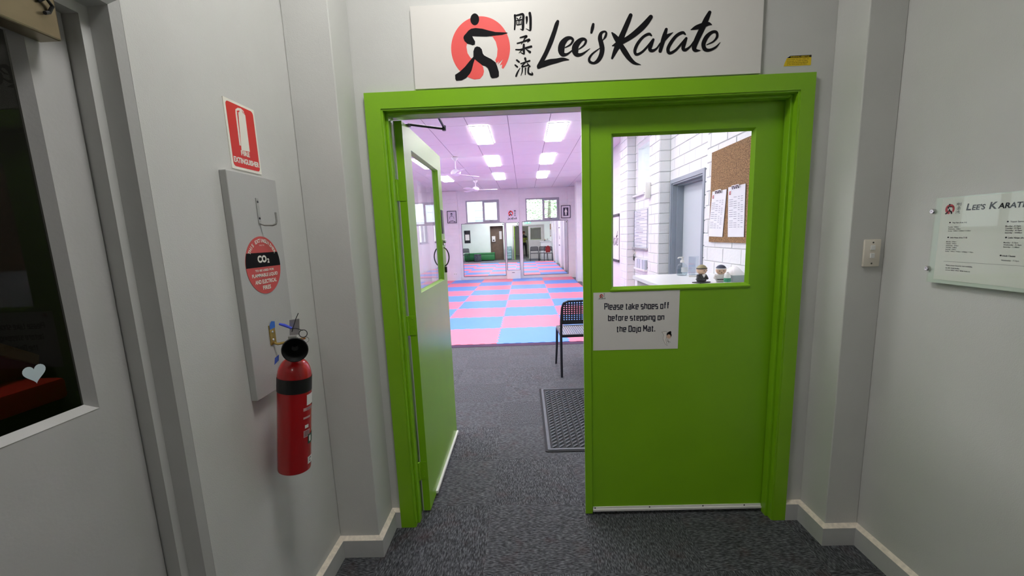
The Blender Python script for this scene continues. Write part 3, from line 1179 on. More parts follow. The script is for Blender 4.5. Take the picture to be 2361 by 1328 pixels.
we = wave_edge()
loop = [(0, 0)] + [(t, d) for t, d in we] + [(1, 0)] + [(1 + d, t) for t, d in we] + [(1, 1)] + [(1 - t, 1 + d2) for (t, d2) in [(1 - a, b) for a, b in reversed(we)]] + [(0, 1)] + [(d2, 1 - t) for (t, d2) in [(1 - a, b) for a, b in reversed(we)]]
loop = [(min(max(x, -.02), 1.02) * .9975, min(max(y, -.02), 1.02) * .9975) for x, y in loop]
mm = {}
for i in range(-4, 2):
    for j in range(9):
        col = 'b' if (i + j) % 2 == 0 else 'p'
        ln = 1.0
        if col not in mm:
            o = MB().prism(loop, PZ(0), 0.001, MH).build('mat_tile', MBLUE if col == 'b' else MPINK)
            mm[col] = o.data
        else:
            o = bpy.data.objects.new('mat_tile', mm[col])
            COL.objects.link(o)
        o.parent = mats
        o.location = (i * .998, j * .998, 0)
PURPLE = M('dark_purple_edge_rubber', '#4d2f55', .6)
for i in range(-4, 2):
    MB().add([(i * .998 - .417 + a, 5.712 + b, c) for a, b, c in ((0, -.045, .001), (.998, -.045, .001), (.998, -.010, .001), (0, -.010, .001), (0, -.045, .004), (.998, -.045, .004), (.998, -.012, MH - .002), (0, -.012, MH - .002))],
             [(0, 3, 2, 1), (4, 5, 6, 7), (0, 1, 5, 4), (1, 2, 6, 5), (2, 3, 7, 6), (3, 0, 4, 7)]).build('edge_strip', PURPLE, mats)

# ------------------------------------------------------------------ brush logo and lettering, traced on the sign plane
SY = YW - .016                   # face of the sign board


def c7(x, y):
    return onY(SY, 1030 + x / 7.81, 30 + y / 7.81)


def c8(x, y):
    return onY(SY, 1220 + x / 5.133, 10 + y / 5.133)


S7 = (Vector(c7(1000, 600)) - Vector(c7(0, 600))).length / 1000
S8 = (Vector(c8(2000, 400)) - Vector(c8(0, 400))).length / 2000


def arc_pts(cx, cy, rx, ry, a0, a1, n=40):
    return [(cx + rx * math.cos(math.radians(a0 + (a1 - a0) * i / n)), cy + ry * math.sin(math.radians(a0 + (a1 - a0) * i / n))) for i in range(n + 1)]


RING = arc_pts(610, 635, 530, 575, 40, -258, 60) + [(600, 1185), (655, 1120), (672, 1050), (655, 970), (600, 895), (510, 835), (430, 810), (375, 725), (355, 610), (375, 490), (455, 405), (640, 405), (825, 425), (885, 520), (915, 650), (905, 780), (875, 850), (895, 905), (945, 865), (915, 930), (1015, 832), (955, 945), (1000, 925), (990, 990)]
HEAD = ellipse(505, 116, 79, 106, 28)
ARM = [(300, 450), (312, 410), (345, 375), (390, 320), (440, 285), (520, 272), (640, 285), (760, 318), (880, 345), (1000, 350), (1082, 353), (1097, 366), (1000, 395), (850, 410), (720, 425), (560, 421), (458, 415), (480, 460), (512, 515), (508, 565), (462, 582), (440, 568), (370, 552), (320, 505)]
LEGS = [(545, 603), (595, 615), (632, 655), (650, 730), (675, 765), (720, 790), (800, 830), (880, 890), (905, 950), (940, 1060), (940, 1140), (905, 1165), (820, 1177), (790, 1150), (765, 1060), (740, 995), (700, 960), (640, 940), (560, 880), (505, 833), (480, 910), (450, 1030), (420, 1090), (350, 1170), (270, 1213), (175, 1218), (155, 1195), (150, 1115), (240, 1055), (330, 970), (410, 870), (480, 790), (480, 690), (505, 622)]
KANJI = [
    # first character
    [(1228, 45, 34), (1232, 150, 30), (1222, 298, 22)], [(1232, 52, 24), (1300, 36, 26), (1374, 28, 34), (1376, 150, 36), (1372, 280, 36), (1362, 306, 20), (1325, 288, 8)],
    [(1262, 92, 12), (1282, 112, 18)], [(1335, 72, 18), (1312, 104, 12)], [(1252, 140, 14), (1350, 122, 20)], [(1303, 128, 18), (1301, 205, 18)], [(1264, 165, 14), (1268, 214, 14), (1342, 204, 14)], [(1340, 155, 14), (1339, 206, 14)],
    [(1440, 80, 34), (1442, 130, 30), (1438, 192, 14)], [(1495, 5, 38), (1508, 100, 38), (1508, 270, 36), (1498, 316, 20), (1425, 282, 6)],
    # second character
    [(1322, 445, 18), (1380, 430, 26), (1440, 418, 30), (1395, 470, 16)], [(1270, 548, 20), (1370, 520, 22), (1490, 480, 32), (1455, 528, 10)], [(1402, 470, 16), (1345, 560, 12)],
    [(1245, 660, 18), (1330, 660, 22), (1430, 630, 28), (1522, 604, 30)], [(1388, 570, 30), (1386, 660, 36), (1390, 735, 24), (1330, 712, 8)], [(1372, 650, 20), (1300, 722, 8)], [(1430, 655, 12), (1500, 705, 34)],
    # third character
    [(1262, 850, 26), (1305, 885, 24)], [(1232, 938, 22), (1272, 972, 24)], [(1248, 1138, 26), (1275, 1070, 24), (1320, 990, 8)],
    [(1412, 820, 34), (1424, 862, 22)], [(1335, 912, 16), (1410, 888, 20), (1492, 862, 26)], [(1410, 895, 18), (1352, 968, 20), (1470, 940, 20)], [(1450, 905, 12), (1494, 962, 26)],
    [(1362, 995, 20), (1358, 1060, 18), (1335, 1125, 8)], [(1418, 995, 22), (1414, 1112, 14)], [(1472, 985, 26), (1468, 1070, 28), (1495, 1100, 28), (1545, 1104, 26), (1530, 1062, 8)],
]
SCRIPT = [
    [(338, 205, 30), (325, 240, 40), (300, 320, 42), (258, 440, 46), (210, 555, 42), (165, 645, 42), (118, 735, 46)],
    [(108, 750, 24), (160, 715, 52), (240, 685, 54), (320, 670, 44), (400, 652, 34), (470, 657, 8)],
    [(428, 512, 10), (490, 475, 18), (518, 425, 24), (490, 398, 28), (440, 412, 44), (392, 470, 62), (380, 545, 64), (400, 592, 44), (450, 590, 22), (525, 535, 12)],
    [(590, 530, 10), (648, 485, 18), (672, 435, 24), (645, 412, 28), (600, 430, 44), (552, 490, 62), (545, 555, 64), (570, 598, 40), (630, 588, 24), (718, 525, 5)],
    [(758, 238, 26), (748, 285, 32), (736, 335, 22)],
    [(872, 425, 8), (900, 385, 22), (912, 340, 20), (890, 322, 18), (850, 345, 30), (838, 400, 42), (852, 460, 46), (864, 530, 48), (852, 600, 46), (815, 665, 38), (765, 696, 24), (718, 680, 26), (712, 640, 24), (750, 585, 18), (835, 520, 8)],
    [(1200, 132, 38), (1170, 205, 46), (1115, 335, 52), (1062, 460, 60), (1015, 560, 42), (982, 638, 22)],
    [(980, 338, 14), (1010, 375, 38), (1058, 440, 56)], [(985, 492, 10), (1040, 468, 40)],
    [(1438, 152, 42), (1380, 225, 54), (1300, 305, 56), (1200, 385, 50), (1100, 445, 44)],
    [(1080, 480, 46), (1130, 560, 52), (1190, 645, 42), (1250, 697, 28), (1320, 716, 5)],
    [(1448, 372, 14), (1418, 352, 26), (1350, 385, 26), (1282, 468, 30), (1250, 550, 30), (1270, 594, 26), (1335, 565, 22), (1405, 495, 22), (1460, 428, 24)],
    [(1468, 420, 26), (1440, 490, 36), (1428, 535, 34), (1462, 550, 28), (1510, 520, 18), (1550, 462, 14)],
    [(1622, 298, 30), (1592, 400, 44), (1550, 552, 34)], [(1580, 450, 22), (1625, 385, 36), (1702, 334, 5)],
    [(1848, 356, 14), (1815, 336, 28), (1745, 370, 30), (1680, 450, 34), (1642, 530, 34), (1662, 578, 28), (1730, 545, 24), (1795, 475, 22), (1852, 410, 24)],
    [(1858, 405, 26), (1832, 475, 36), (1822, 525, 34), (1850, 540, 28), (1905, 500, 18), (1948, 440, 14)],
    [(2135, 98, 34), (2095, 180, 50), (2040, 300, 54), (1985, 415, 52), (1952, 505, 48), (1968, 545, 34), (2024, 547, 6)],
    [(1912, 302, 6), (1975, 275, 38), (2060, 248, 46), (2120, 232, 34), (2158, 240, 8)],
    [(2100, 480, 8), (2180, 440, 16), (2222, 385, 24), (2215, 332, 26), (2165, 330, 28), (2100, 385, 40), (2062, 470, 42), (2080, 532, 36), (2135, 542, 26), (2205, 510, 20), (2260, 452, 5)],
]
L_RING = [c7(*p) for p in RING]
L_BLACK = [[c7(*p) for p in q] for q in (HEAD, ARM, LEGS)]
L_KANJI = [[c7(x, y) + (wd * S7,) for x, y, wd in s] for s in KANJI]
L_SCRIPT = [[c8(x, y) + (wd * S8,) for x, y, wd in s] for s in SCRIPT]


def bounds(groups):
    pts = [p for g in groups for p in g]
    return min(p[0] for p in pts), max(p[0] for p in pts), min(p[1] for p in pts), max(p[1] for p in pts)


B_LOGO = bounds([L_RING] + L_BLACK)
B_KAN = bounds(L_KANJI)
B_SCR = bounds(L_SCRIPT)


def fit(box, src):
    u0, u1, v0, v1 = box
    s = (u1 - u0) / (src[1] - src[0])
    if v1 is None:
        k = s
    else:
        k = (v1 - v0) / (src[3] - src[2])
    return lambda p: (u0 + (p[0] - src[0]) * s, v0 + (p[1] - src[2]) * k) + ((p[2] * min(s, k),) if len(p) > 2 else ())


def logo_parts(parent, P, w, emblem=None, kanji=None, script=None, thick=.0006, red=None, fat=1.0):
    red = red or RED_INK
    if emblem:
        g = fit(emblem, B_LOGO)
        MB().prism([g(p) for p in L_RING], P, w, w + thick).build('emblem_ring', red, parent)
        mb = MB()
        for q in L_BLACK:
            mb.prism([g(p) for p in q], P, w, w + 2 * thick)
        mb.build('emblem_figure', INK, parent)
    if kanji:
        g = fit(kanji, B_KAN)
        mb = MB()
        for n_, s in enumerate(L_KANJI):
            mb.ribbon([g(p) for p in s], P, w + thick + n_ * 1.5e-5, fat)
        mb.build('kanji', INK, parent)
    if script:
        g = fit(script, B_SCR)
        mb = MB()
        for n_, s in enumerate(L_SCRIPT):
            mb.ribbon([g(p) for p in s], P, w + thick + n_ * 2e-5, fat)
        mb.build('script_lettering', INK, parent)


# name sign over the doors
P = PY(SY)
sg = thing('name_sign', "wide white sign reading Lee's Karate above the green doorway", 'sign', (.3, YW, 2.136))
MB().prism([(-.457, 2.137), (1.046, 2.137), (1.046, 2.470), (-.457, 2.470)], P, -.016, 0).build('board', SIGNWHITE, sg)
logo_parts(sg, P, .0002, emblem=B_LOGO, kanji=B_KAN, script=B_SCR, fat=1.22)

# asbestos warning sticker with one corner peeling
st = thing('warning_sticker', 'small yellow and black warning sticker right of the name sign', 'sticker', (1.21, YW, 2.165))
P = PY(YW)
YEL = M('yellow_sticker', '#e8c91d', .5, var=.04, scale=40)
o0, o1, z0, z1 = 1.152, 1.268, 2.165, 2.206
MB().prism([(o0, z0), (o1, z0), (o1, z1 - .009), (o0 + .012, z1 - .009), (o0 + .004, z0 + .014)], P, .0002, .0010).build('sticker_body', YEL, st)
MB().prism([(o0 + .012, z1 - .009), (o1, z1 - .009), (o1, z1), (o0 + .026, z1)], P, .0002, .0010).build('header_band', INK, st)
MB().text('WARNING ASBESTOS !', P, .0014, box=(o0 + .026, o1 - .006, z1 - .0072, z1 - .0022), bold=.02).build('header_lettering', YEL, st)


def bars(mb, P, w, u0, v, width, h, seed=0):
    """illegible small print: short strokes of word length"""
    rnd = random.Random(seed)
    u = u0
    while u < u0 + width - h:
        L = min(rnd.uniform(1.6, 5.0) * h, u0 + width - u)
        x = u
        while x < u + L - h * .3:
            k = rnd.uniform(.25, .5) * h
            mb.rect(P, x, x + k, v, v + h * rnd.choice((.6, .65, .95)), w, w)
            x += k + .18 * h
        u += L + .6 * h
    return mb


mb = MB()
for r in range(4):
    bars(mb, P, .0014, o0 + .012, z1 - .0165 - r * .0068, .095, .0036, r)
mb.build('small_print', M('sticker_print', '#7a6a0c', .6), st)

# ------------------------------------------------------------------ notice on the closed leaf
nt_ = thing('door_notice', 'white paper notice on the closed green door asking to take shoes off', 'notice', (.54, YF, .9))
P = PY(YF)
n0 = [onY(YF, *q) for q in ((1367.5, 808), (1562.5, 803.5), (1567.5, 668.5), (1368, 675))]
MB().prism(n0, P, .0006, .0012).build('paper_sheet', PAPER, nt_)


def q5(x, y):       # crop of the notice
    return onY(YF, 1340 + x * 260 / 1918, 650 + y * 180 / 1328)


GLYPH = {
    'P': (.42, [[(0, 0), (0, 1), (.42, 1), (.42, .48), (0, .48)]]), 'l': (0, [[(0, 0), (0, 1)]]), 'e': (.4, [[(.4, 0), (0, 0), (0, .72), (.4, .72), (.4, .36), (0, .36)]]),
    'a': (.4, [[(.02, .72), (.4, .72), (.4, 0), (0, 0), (0, .38), (.4, .38)]]), 's': (.38, [[(.38, .72), (0, .72), (0, .38), (.38, .36), (.38, 0), (0, 0)]]),
    't': (.28, [[(.1, .94), (.1, 0), (.28, 0)], [(-.02, .72), (.28, .72)]]), 'k': (.38, [[(0, 0), (0, 1)], [(0, .36), (.14, .36), (.37, .72)], [(.14, .36), (.38, 0)]]),
    'h': (.4, [[(0, 0), (0, 1)], [(0, .72), (.4, .72), (.4, 0)]]), 'o': (.4, [[(0, .36), (0, 0), (.4, 0), (.4, .72), (0, .72), (0, .36)]]),
    'f': (.28, [[(.1, 0), (.1, 1), (.3, 1)], [(-.02, .72), (.28, .72)]]), 'b': (.4, [[(0, 1), (0, 0), (.4, 0), (.4, .72), (0, .72)]]),
    'r': (.26, [[(0, 0), (0, .72), (.26, .72)]]), 'p': (.4, [[(0, -.24), (0, .72), (.4, .72), (.4, 0), (0, 0)]]), 'i': (0, [[(0, 0), (0, .72)], [(0, .93), (0, 1.0)]]),
    'n': (.4, [[(0, 0), (0, .72), (.4, .72), (.4, 0)]]), 'g': (.4, [[(.4, 0), (0, 0), (0, .72), (.4, .72), (.4, -.24), (.04, -.24)]]),
    'D': (.44, [[(0, .5), (0, 0), (.36, 0), (.44, .1), (.44, .9), (.36, 1), (0, 1), (0, .5)]]), 'j': (.06, [[(.06, .72), (.06, -.24), (-.08, -.24)], [(.06, .93), (.06, 1.0)]]),
    'M': (.54, [[(0, 0), (0, 1), (.27, .42), (.54, 1), (.54, 0)]]), '.': (0, [[(0, -.08), (0, .12)]]),
}


def block_text(s, sw=.185, gap=.08):
    """squared condensed lettering drawn as mitred strokes; returns 2-D quads"""
    vs, fs = [], []
    x = 0.0
    for ch_ in s:
        if ch_ == ' ':
            x += .30
            continue
        wd_, strokes = GLYPH[ch_]
        for st_ in strokes:
            for i in range(len(st_) - 1):
                a, b = Vector(st_[i]), Vector(st_[i + 1])
                d = (b - a).normalized()
                n_ = Vector((-d.y, d.x)) * sw / 2
                e0 = d * sw / 2 if i > 0 else Vector((0, 0))
                e1 = d * sw / 2 if i < len(st_) - 2 else Vector((0, 0))
                k0 = len(vs)
                for p in (a - e0 - n_, b + e1 - n_, b + e1 + n_, a - e0 + n_):
                    vs.append((x + sw / 2 + p.x, p.y * .90 + .05, (len(fs) % 6) * 2e-5))
                fs.append((k0, k0 + 1, k0 + 2, k0 + 3))
        x += wd_ + sw + gap
    return vs, fs


def lineq(s, x0, x1, yb0, yt0, ybR):
    """text between two crop x positions on a slightly tilted baseline"""
    a = Vector(q5(x0, yb0))
    b = Vector(q5(x1, ybR))
    t = Vector(q5(x0, yt0))
    vs, fs = block_text(s)
    X0 = min(p[0] for p in vs)
    X1 = max(p[0] for p in vs)
    hh = (t - a).length
    mb = MB()
    mb.add([P(a.x + (b.x - a.x) * (p[0] - X0) / (X1 - X0), a.y + (b.y - a.y) * (p[0] - X0) / (X1 - X0) + p[1] * hh, .0014 + p[2]) for p in vs], fs)
    return mb


NAVY = M('dark_navy_print', '#15152b', .6)
lineq('Please take shoes off', 392, 1490, 474, 365, 455).build('notice_line', NAVY, nt_)
lineq('before stepping on', 455, 1412, 662, 560, 648).build('notice_line', NAVY, nt_)
lineq('the Dojo Mat.', 605, 1258, 852, 748, 840).build('notice_line', NAVY, nt_)
e0, e1 = q5(312, 272), q5(375, 205)
logo_parts(nt_, P, .0013, emblem=(e0[0], e1[0], e0[1], e1[1]), kanji=(q5(382, 0)[0], q5(398, 0)[0], q5(0, 270)[1], q5(0, 208)[1]), thick=.0002, script=(q5(295, 0)[0], q5(414, 0)[0], q5(0, 308)[1], q5(0, 280)[1]), fat=1.3)
# bowing cartoon figure in a white suit
k = lambda pts: [q5(*p) for p in pts]
OUT = M('drawing_outline', '#4a3a37', .7)
SUIT = M('drawing_white', '#f2ece6', .7)
SKINP = M('drawing_skin', '#e2bfa6', .7)
mb = MB()
for s in ([(1370, 850, 6), (1440, 842, 6), (1470, 870, 6), (1455, 900, 6)], [(1370, 850, 6), (1400, 905, 6), (1390, 960, 6), (1410, 1020, 6), (1440, 1065, 6), (1470, 1078, 6)], [(1450, 925, 6), (1440, 990, 6), (1455, 1060, 6)], [(1460, 1000, 10), (1515, 1025, 8)], [(1470, 970, 8), (1490, 1040, 8)]):
    mb.ribbon([q5(x, y) + (wd * .0001,) for x, y, wd in s], P, .0020, 1.6)
mb.build('figure_outline', OUT, nt_)
MB().prism(k([(1372, 850), (1405, 905), (1392, 960), (1412, 1022), (1442, 1066), (1458, 1060), (1442, 990), (1452, 925), (1470, 870), (1440, 843)]), P, .0013, .0016).build('figure_suit', SUIT, nt_)
MB().prism(k(ellipse(1490, 915, 42, 48, 20)), P, .0013, .0017).build('figure_face', SKINP, nt_)
MB().prism(k([(1450, 905), (1455, 870), (1490, 845), (1520, 833), (1532, 850), (1528, 870), (1538, 905), (1522, 935), (1515, 900), (1480, 888), (1462, 910)]), P, .0013, .0019).build('figure_hair', INK, nt_)

# ------------------------------------------------------------------ fire point on the left wall
fs_ = thing('fire_extinguisher_sign', 'red and white fire extinguisher location sign high on the left wall', 'sign', (XL, 1.47, 1.729))
P = PXp(XL)
SREDP = M('sign_red', '#dd2b26', .45, var=.04)
CREAM = M('cream_sign_plastic', '#f1eee2', .45, var=.03)
u0, u1, v0, v1 = 1.396, 1.551, 1.729, 1.944
MB().rect(P, u0, u1, v0, v1, 0, .003).build('sign_plate', CREAM, fs_)
MB().prism(rrect(u0 + .009, u1 - .008, v0 + .008, v1 - .008, .012), P, .003, .0034).build('red_panel', SREDP, fs_)


def q7(x, y):
    return onX(XL + .003, 500 + x * 120 / 759, 210 + y * 210 / 1328)


a = lambda pts: [q7(*p) for p in pts]
MB().prism(list(reversed(a([(358, 862), (478, 888), (412, 360), (385, 290), (345, 252), (300, 243), (268, 265), (270, 330), (328, 790), (348, 796), (290, 318), (308, 300)]))), P, .0034, .0038).build('extinguisher_symbol', CREAM, fs_)
mb = MB()
mb.prism(list(reversed(a([(285, 285), (325, 282), (322, 305), (290, 312)]))), P, .0039, .0041)
for s in ([(362, 290, 8), (415, 340, 8)], [(366, 310, 6), (420, 358, 6)]):
    mb.ribbon([q7(x, y) + (wd * .00022,) for x, y, wd in s], P, .0041)
mb.build('symbol_handle', SREDP, fs_)
mb = MB()
c0, c1 = q7(362, 985), q7(480, 1010)
mb.text('FIRE', P, .0038, box=(q7(362, 985)[0], q7(482, 985)[0], v0 + .048, v0 + .064), bold=.04)
mb.text('EXTINGUISHER', P, .0038, box=(u0 + .012, u1 - .011, v0 + .021, v0 + .039), bold=.04)
mb.build('sign_lettering', CREAM, fs_)

bd = MB().box(XL, -.900, 1.333, 1.598, .972, 1.715, .002).rebase('backing_board', plaster('grey_board_paint', '#bbbbb8', .5, .15), (XL, 1.466, .972))
tag(bd, 'grey painted wooden backing board behind the fire extinguisher', 'backing board')

hk = thing('wall_hook', 'empty grey metal hook screwed to the backing board above the round sticker', 'hook', (-.9, 1.48, 1.55))
HKM = M('painted_grey_metal', '#a9a9a4', .4, .4, var=.08, scale=50)
mb = MB().box(-.900, -.8975, 1.462, 1.476, 1.552, 1.640, .0005)
mb.build('plate', HKM, hk)
MB().tube([(-.8975, 1.469, 1.556), (-.885, 1.472, 1.550), (-.862, 1.480, 1.549), (-.853, 1.484, 1.553), (-.850, 1.486, 1.562), (-.850, 1.486, 1.592)], .0035, 8).build('hook_arm', HKM, hk, True)
for z in (1.628, 1.573):
    MB().lathe([(0, .002), (.0035, .0015), (.004, 0)], (-.8975, 1.469, z), (1, 0, 0), 10).build('screw', DARKSTEEL, hk)

# round CO2 sticker
cs = thing('round_sticker', 'round red and black CO2 extinguisher sticker on the backing board', 'sticker', (-.9, 1.462, 1.316))
P = PXp(-.9)
DC = (1.4615, 1.4145)
RD = .098
STR = M('sticker_red', '#cf4a45', .5, var=.05, scale=25)
MB().prism(ellipse(DC[0], DC[1], RD, RD, 56), P, .0003, .0012).build('disc', STR, cs)
MB().prism([p for p in ellipse(DC[0], DC[1], RD * .995, RD * .995, 220) if -.006 < p[1] - DC[1] < .045], P, .0012, .0016).build('black_band', INK, cs)
def part_text(parent, mat, name, s, P, w, **kw):
    return MB().text(s, P, w, **kw).build(name, mat, parent)


for s, cy, hh, half in (('CO', .008, .024, None), ('TO BE USED FOR', -.0205, .0075, .054), ('FLAMMABLE LIQUID', -.041, .014, .074), ('AND ELECTRICAL', -.062, .014, .062), ('FIRES', -.083, .014, .023)):
    if s == 'CO':
        part_text(cs, CREAM, 'gas_symbol', s, P, .0018, box=(DC[0] - .033, DC[0] + .018, DC[1] + .009, DC[1] + .034), bold=.05)
        part_text(cs, CREAM, 'gas_symbol_numeral', '2', P, .0018, box=(DC[0] + .021, DC[0] + .033, DC[1] + .007, DC[1] + .022), bold=.04)
    else:
        part_text(cs, CREAM, 'lettering_line', s, P, .0018, box=(DC[0] - half, DC[0] + half, DC[1] + cy, DC[1] + cy + hh), bold=.03)
mb = MB()
arc = 'THIS EXTINGUISHER'
for i, ch in enumerate(arc):
    if ch == ' ':
        continue
    ang = math.radians(90 + 58 - 116 * i / (len(arc) - 1))
    vs, fs = text_geo(ch, .03)
    X0 = (min(p[0] for p in vs) + max(p[0] for p in vs)) / 2
    rr = RD * .80
    ca_, sa_ = math.cos(ang - math.pi / 2), math.sin(ang - math.pi / 2)
    ctr = (DC[0] + rr * math.cos(ang), DC[1] + rr * math.sin(ang))
    mb.add([P(ctr[0] + ((p[0] - X0) * ca_ - p[1] * sa_) * .0165, ctr[1] + ((p[0] - X0) * sa_ + p[1] * ca_) * .0165, .0018) for p in vs], fs)
mb.build('arched_lettering', CREAM, cs)
part_text(cs, CREAM, 'lettering_line', 'ONLY TO', P, .0018, box=(DC[0] - .014, DC[0] + .014, DC[1] + .066, DC[1] + .070))

# extinguisher hanging from its brass bracket, foot leaning to the wall
br = thing('extinguisher_bracket', 'brass angle bracket with blue paint chips carrying the fire extinguisher', 'bracket', (-.9, 1.452, 1.13))
BRASS = M('brass', '#b59b55', .3, .9, var=.2, scale=60)
BLUEP = M('blue_paint_chip', '#2f6fd0', .6, var=.1)
MB().box(-.900, -.897, 1.440, 1.474, 1.135, 1.205, .0008).build('plate', BRASS, br)
MB().tube([(-.897, 1.458, 1.139), (-.887, 1.462, 1.134), (-.84, 1.478, 1.139), (-.80, 1.49, 1.147)], .0045, 8).build('arm', BRASS, br, True)
mb = MB()
P = PXp(-.897)
for pts in ([(1.443, 1.19), (1.474, 1.192), (1.476, 1.214), (1.458, 1.218), (1.444, 1.207)],):
    mb.prism(pts, P, .0002, .0008)
mb.build('paint_chip', BLUEP, br)
for z in (1.152, 1.180):
    MB().lathe([(0, .0022), (.0045, .0016), (.005, 0)], (-.897, 1.456, z), (1, 0, 0), 10).build('screw', STEEL, br)
for i_, pts in enumerate(([(1.447, 1.062), (1.475, 1.070), (1.482, 1.090), (1.455, 1.085)], [(1.440, .985), (1.450, 1.012), (1.455, .995), (1.462, 1.020), (1.476, 1.015), (1.474, .985)])):
    MB().prism(pts, PXp(-.9), .0002, .0007).build('board_paint_chip', M('cobalt_paint', '#3353b5', .6), br)

TOP = Vector((-.797, 1.402, 1.115))
BOT = Vector((-.849, 1.402, .690))
AX = (TOP - BOT).normalized()
HT = (TOP - BOT).length
ex = thing('fire_extinguisher', 'red CO2 fire extinguisher with black horn hanging on the left wall', 'fire extinguisher', (-.849, 1.402, .69))
EXRED = M('red_enamel', '#c0161c', .22, var=.03, coat=.4)
RC = .0545
prof = [(0, 0), (RC - .006, 0), (RC - .001, .004), (RC, .010), (RC, HT - .085)]
for i in range(1, 9):
    t_ = i / 8 * math.pi / 2
    prof.append((.018 + (RC - .018) * math.cos(t_), HT - .085 + .065 * math.sin(t_)))
prof += [(.018, HT)]
MB().lathe(prof, BOT, AX, 48).build('cylinder', EXRED, ex, True)
sx_ = Vector((0, 0, 1)).cross(AX).normalized() if False else None
SS = AX.cross(Vector((1, 0, 0))).normalized()
TT = AX.cross(SS)


def cyl_patch(mb, a0, a1, h0, h1, r, n=14):
    """curved label on the cylinder; angle 0 faces the room (+X), positive towards the doors (+Y)"""
    ex_ = Vector((1, 0, 0)) - AX * AX.x
    ex_.normalize()
    ey_ = AX.cross(ex_).normalized()
    vs = []
    for i in range(n + 1):
        a = math.radians(a0 + (a1 - a0) * i / n)
        d = ex_ * math.cos(a) + ey_ * math.sin(a)
        for h in (h0, h1):
            vs.append(BOT + AX * h + d * r)
    return mb.add(vs, [(2 * i, 2 * i + 2, 2 * i + 3, 2 * i + 1) for i in range(n)])


cyl_patch(MB(), -155, 60, HT - .130, HT - .080, RC + .0006, 40).build('black_band', M('black_vinyl', '#141414', .45), ex, True)
lab = cyl_patch(MB(), -18, 60, .25, .288, RC + .0006).build('white_label', WHITE_INK, ex, True)
cyl_patch(MB(), -32, 60, .232, .243, RC + .0006).build('instruction_label', M('pale_pink_print', '#d9a9a9', .5), ex, True)
cyl_patch(MB(), -32, 0, .203, .210, RC + .0006).build('instruction_label', M('pale_pink_print', '#d9a9a9'), ex, True)
cyl_patch(MB(), -31, -3, .135, .160, RC + .0006).build('instruction_label', M('pale_pink_print', '#d9a9a9'), ex, True)
cyl_patch(MB(), -26, -10, .168, .180, RC + .0008).build('pictogram', WHITE_INK, ex, True)
cyl_patch(MB(), -12, 40, .105, .140, RC + .0007).build('green_label', M('dark_green_label', '#1d4b3c', .5), ex, True)
cyl_patch(MB(), -6, 4, .112, .134, RC + .0010).build('pictogram', WHITE_INK, ex, True)
cyl_patch(MB(), -12, 34, .028, .055, RC + .0007).build('white_label', WHITE_INK, ex, True)
mb = MB()
cyl_patch(mb, -3, 8, .034, .050, RC + .0010)
mb.build('test_mark', INK, ex)
cyl_patch(MB(), -1, 6, .037, .047, RC + .0013).build('test_mark_centre', WHITE_INK, ex)
mb = MB()
for i in range(4):
    cyl_patch(mb, -29, -5, .139 + i * .005, .1415 + i * .005, RC + .0009, 6)
mb.build('label_print', M('label_print_grey', '#6e4a4a', .6), ex)
mb = MB()
for i in range(3):
    cyl_patch(mb, -20, 40, .234 + i * .003, .2352 + i * .003, RC + .0009, 8)
mb.build('label_print', M('label_print_grey', '#6e4a4a', .6), ex)
# valve head, tag, horn
NK = TOP
MB().lathe([(.017, -.01), (.017, .012), (.013, .014), (.013, .05), (.009, .055)], NK, AX, 20).build('valve', STEEL, ex, True)
MB().box(-.0135, .0135, -.009, .009, .02, .062, .002, T=Matrix.Translation(NK) @ Matrix.Rotation(.5, 4, 'Z')).build('valve_block', M('zinc_casting', '#c9c7c2', .35, .8), ex)


def p3(x, y, Y):
    X_, Z_ = onY(Y, x, y)
    return Vector((X_, Y, Z_))


tg = [p3(668, 774, 1.418), p3(691, 771, 1.430), p3(690, 735, 1.430), p3(667, 738, 1.418)]
MB().add(tg + [q + Vector((-.001, .002, 0)) for q in tg], [(0, 1, 2, 3), (7, 6, 5, 4), (0, 4, 5, 1), (1, 5, 6, 2), (2, 6, 7, 3), (3, 7, 4, 0)]).build('service_tag', M('grey_steel_tag', '#b9b4b6', .3, .6), ex)
MB().tube([p3(644, 747, 1.40), p3(656, 750, 1.402), p3(673, 757, 1.405)], [.004, .0055, .004], 8).build('blue_seal_strap', M('blue_plastic_tie', '#4255d6', .35), ex, True)
MB().tube([p3(673, 765, 1.405), p3(677, 752, 1.405), p3(682, 735, 1.41), p3(688, 722, 1.415)], .0012, 6).tube([p3(672, 758, 1.405), p3(682, 757, 1.40), p3(690, 759, 1.40), p3(698, 762, 1.40)], .0012, 6).build('seal_wire', BLACK, ex)


def ring_at(c, nrm, r, t):
    nrm = Vector(nrm).normalized()
    s = nrm.cross(Vector((0, 0, 1))).normalized()
    u = nrm.cross(s)
    return MB().tube([Vector(c) + (s * math.cos(a_) + u * math.sin(a_)) * r for a_ in [2 * math.pi * i / 24 for i in range(24)]], t, 6, True)


TOCAM = Vector((.79, -1.45, .33)).normalized()
ring_at(p3(699, 769, 1.40), TOCAM, .0125, .0014).build('pull_ring', DARKSTEEL, ex, True)
ring_at(p3(705, 783, 1.40), TOCAM, .0095, .0010).build('split_ring', STEEL, ex, True)
HC = p3(680, 806, 1.352)
HD = Vector((.55, -1.0, .10)).normalized()
MB().lathe([(.012, -.075), (.016, -.06), (.033, -.012), (.0375, 0), (.040, .004), (.040, .010), (.0375, .011), (.035, .004), (.028, -.012), (.010, -.04), (0, -.04)], HC, HD, 40).build('horn', M('black_rubber', '#191919', .5, var=.15), ex, True)
MB().tube([NK + AX * .035, NK + AX * .033 + HD * .02, HC + HD * -.06], .0085, 10).build('swivel_pipe', BLACK, ex, True)

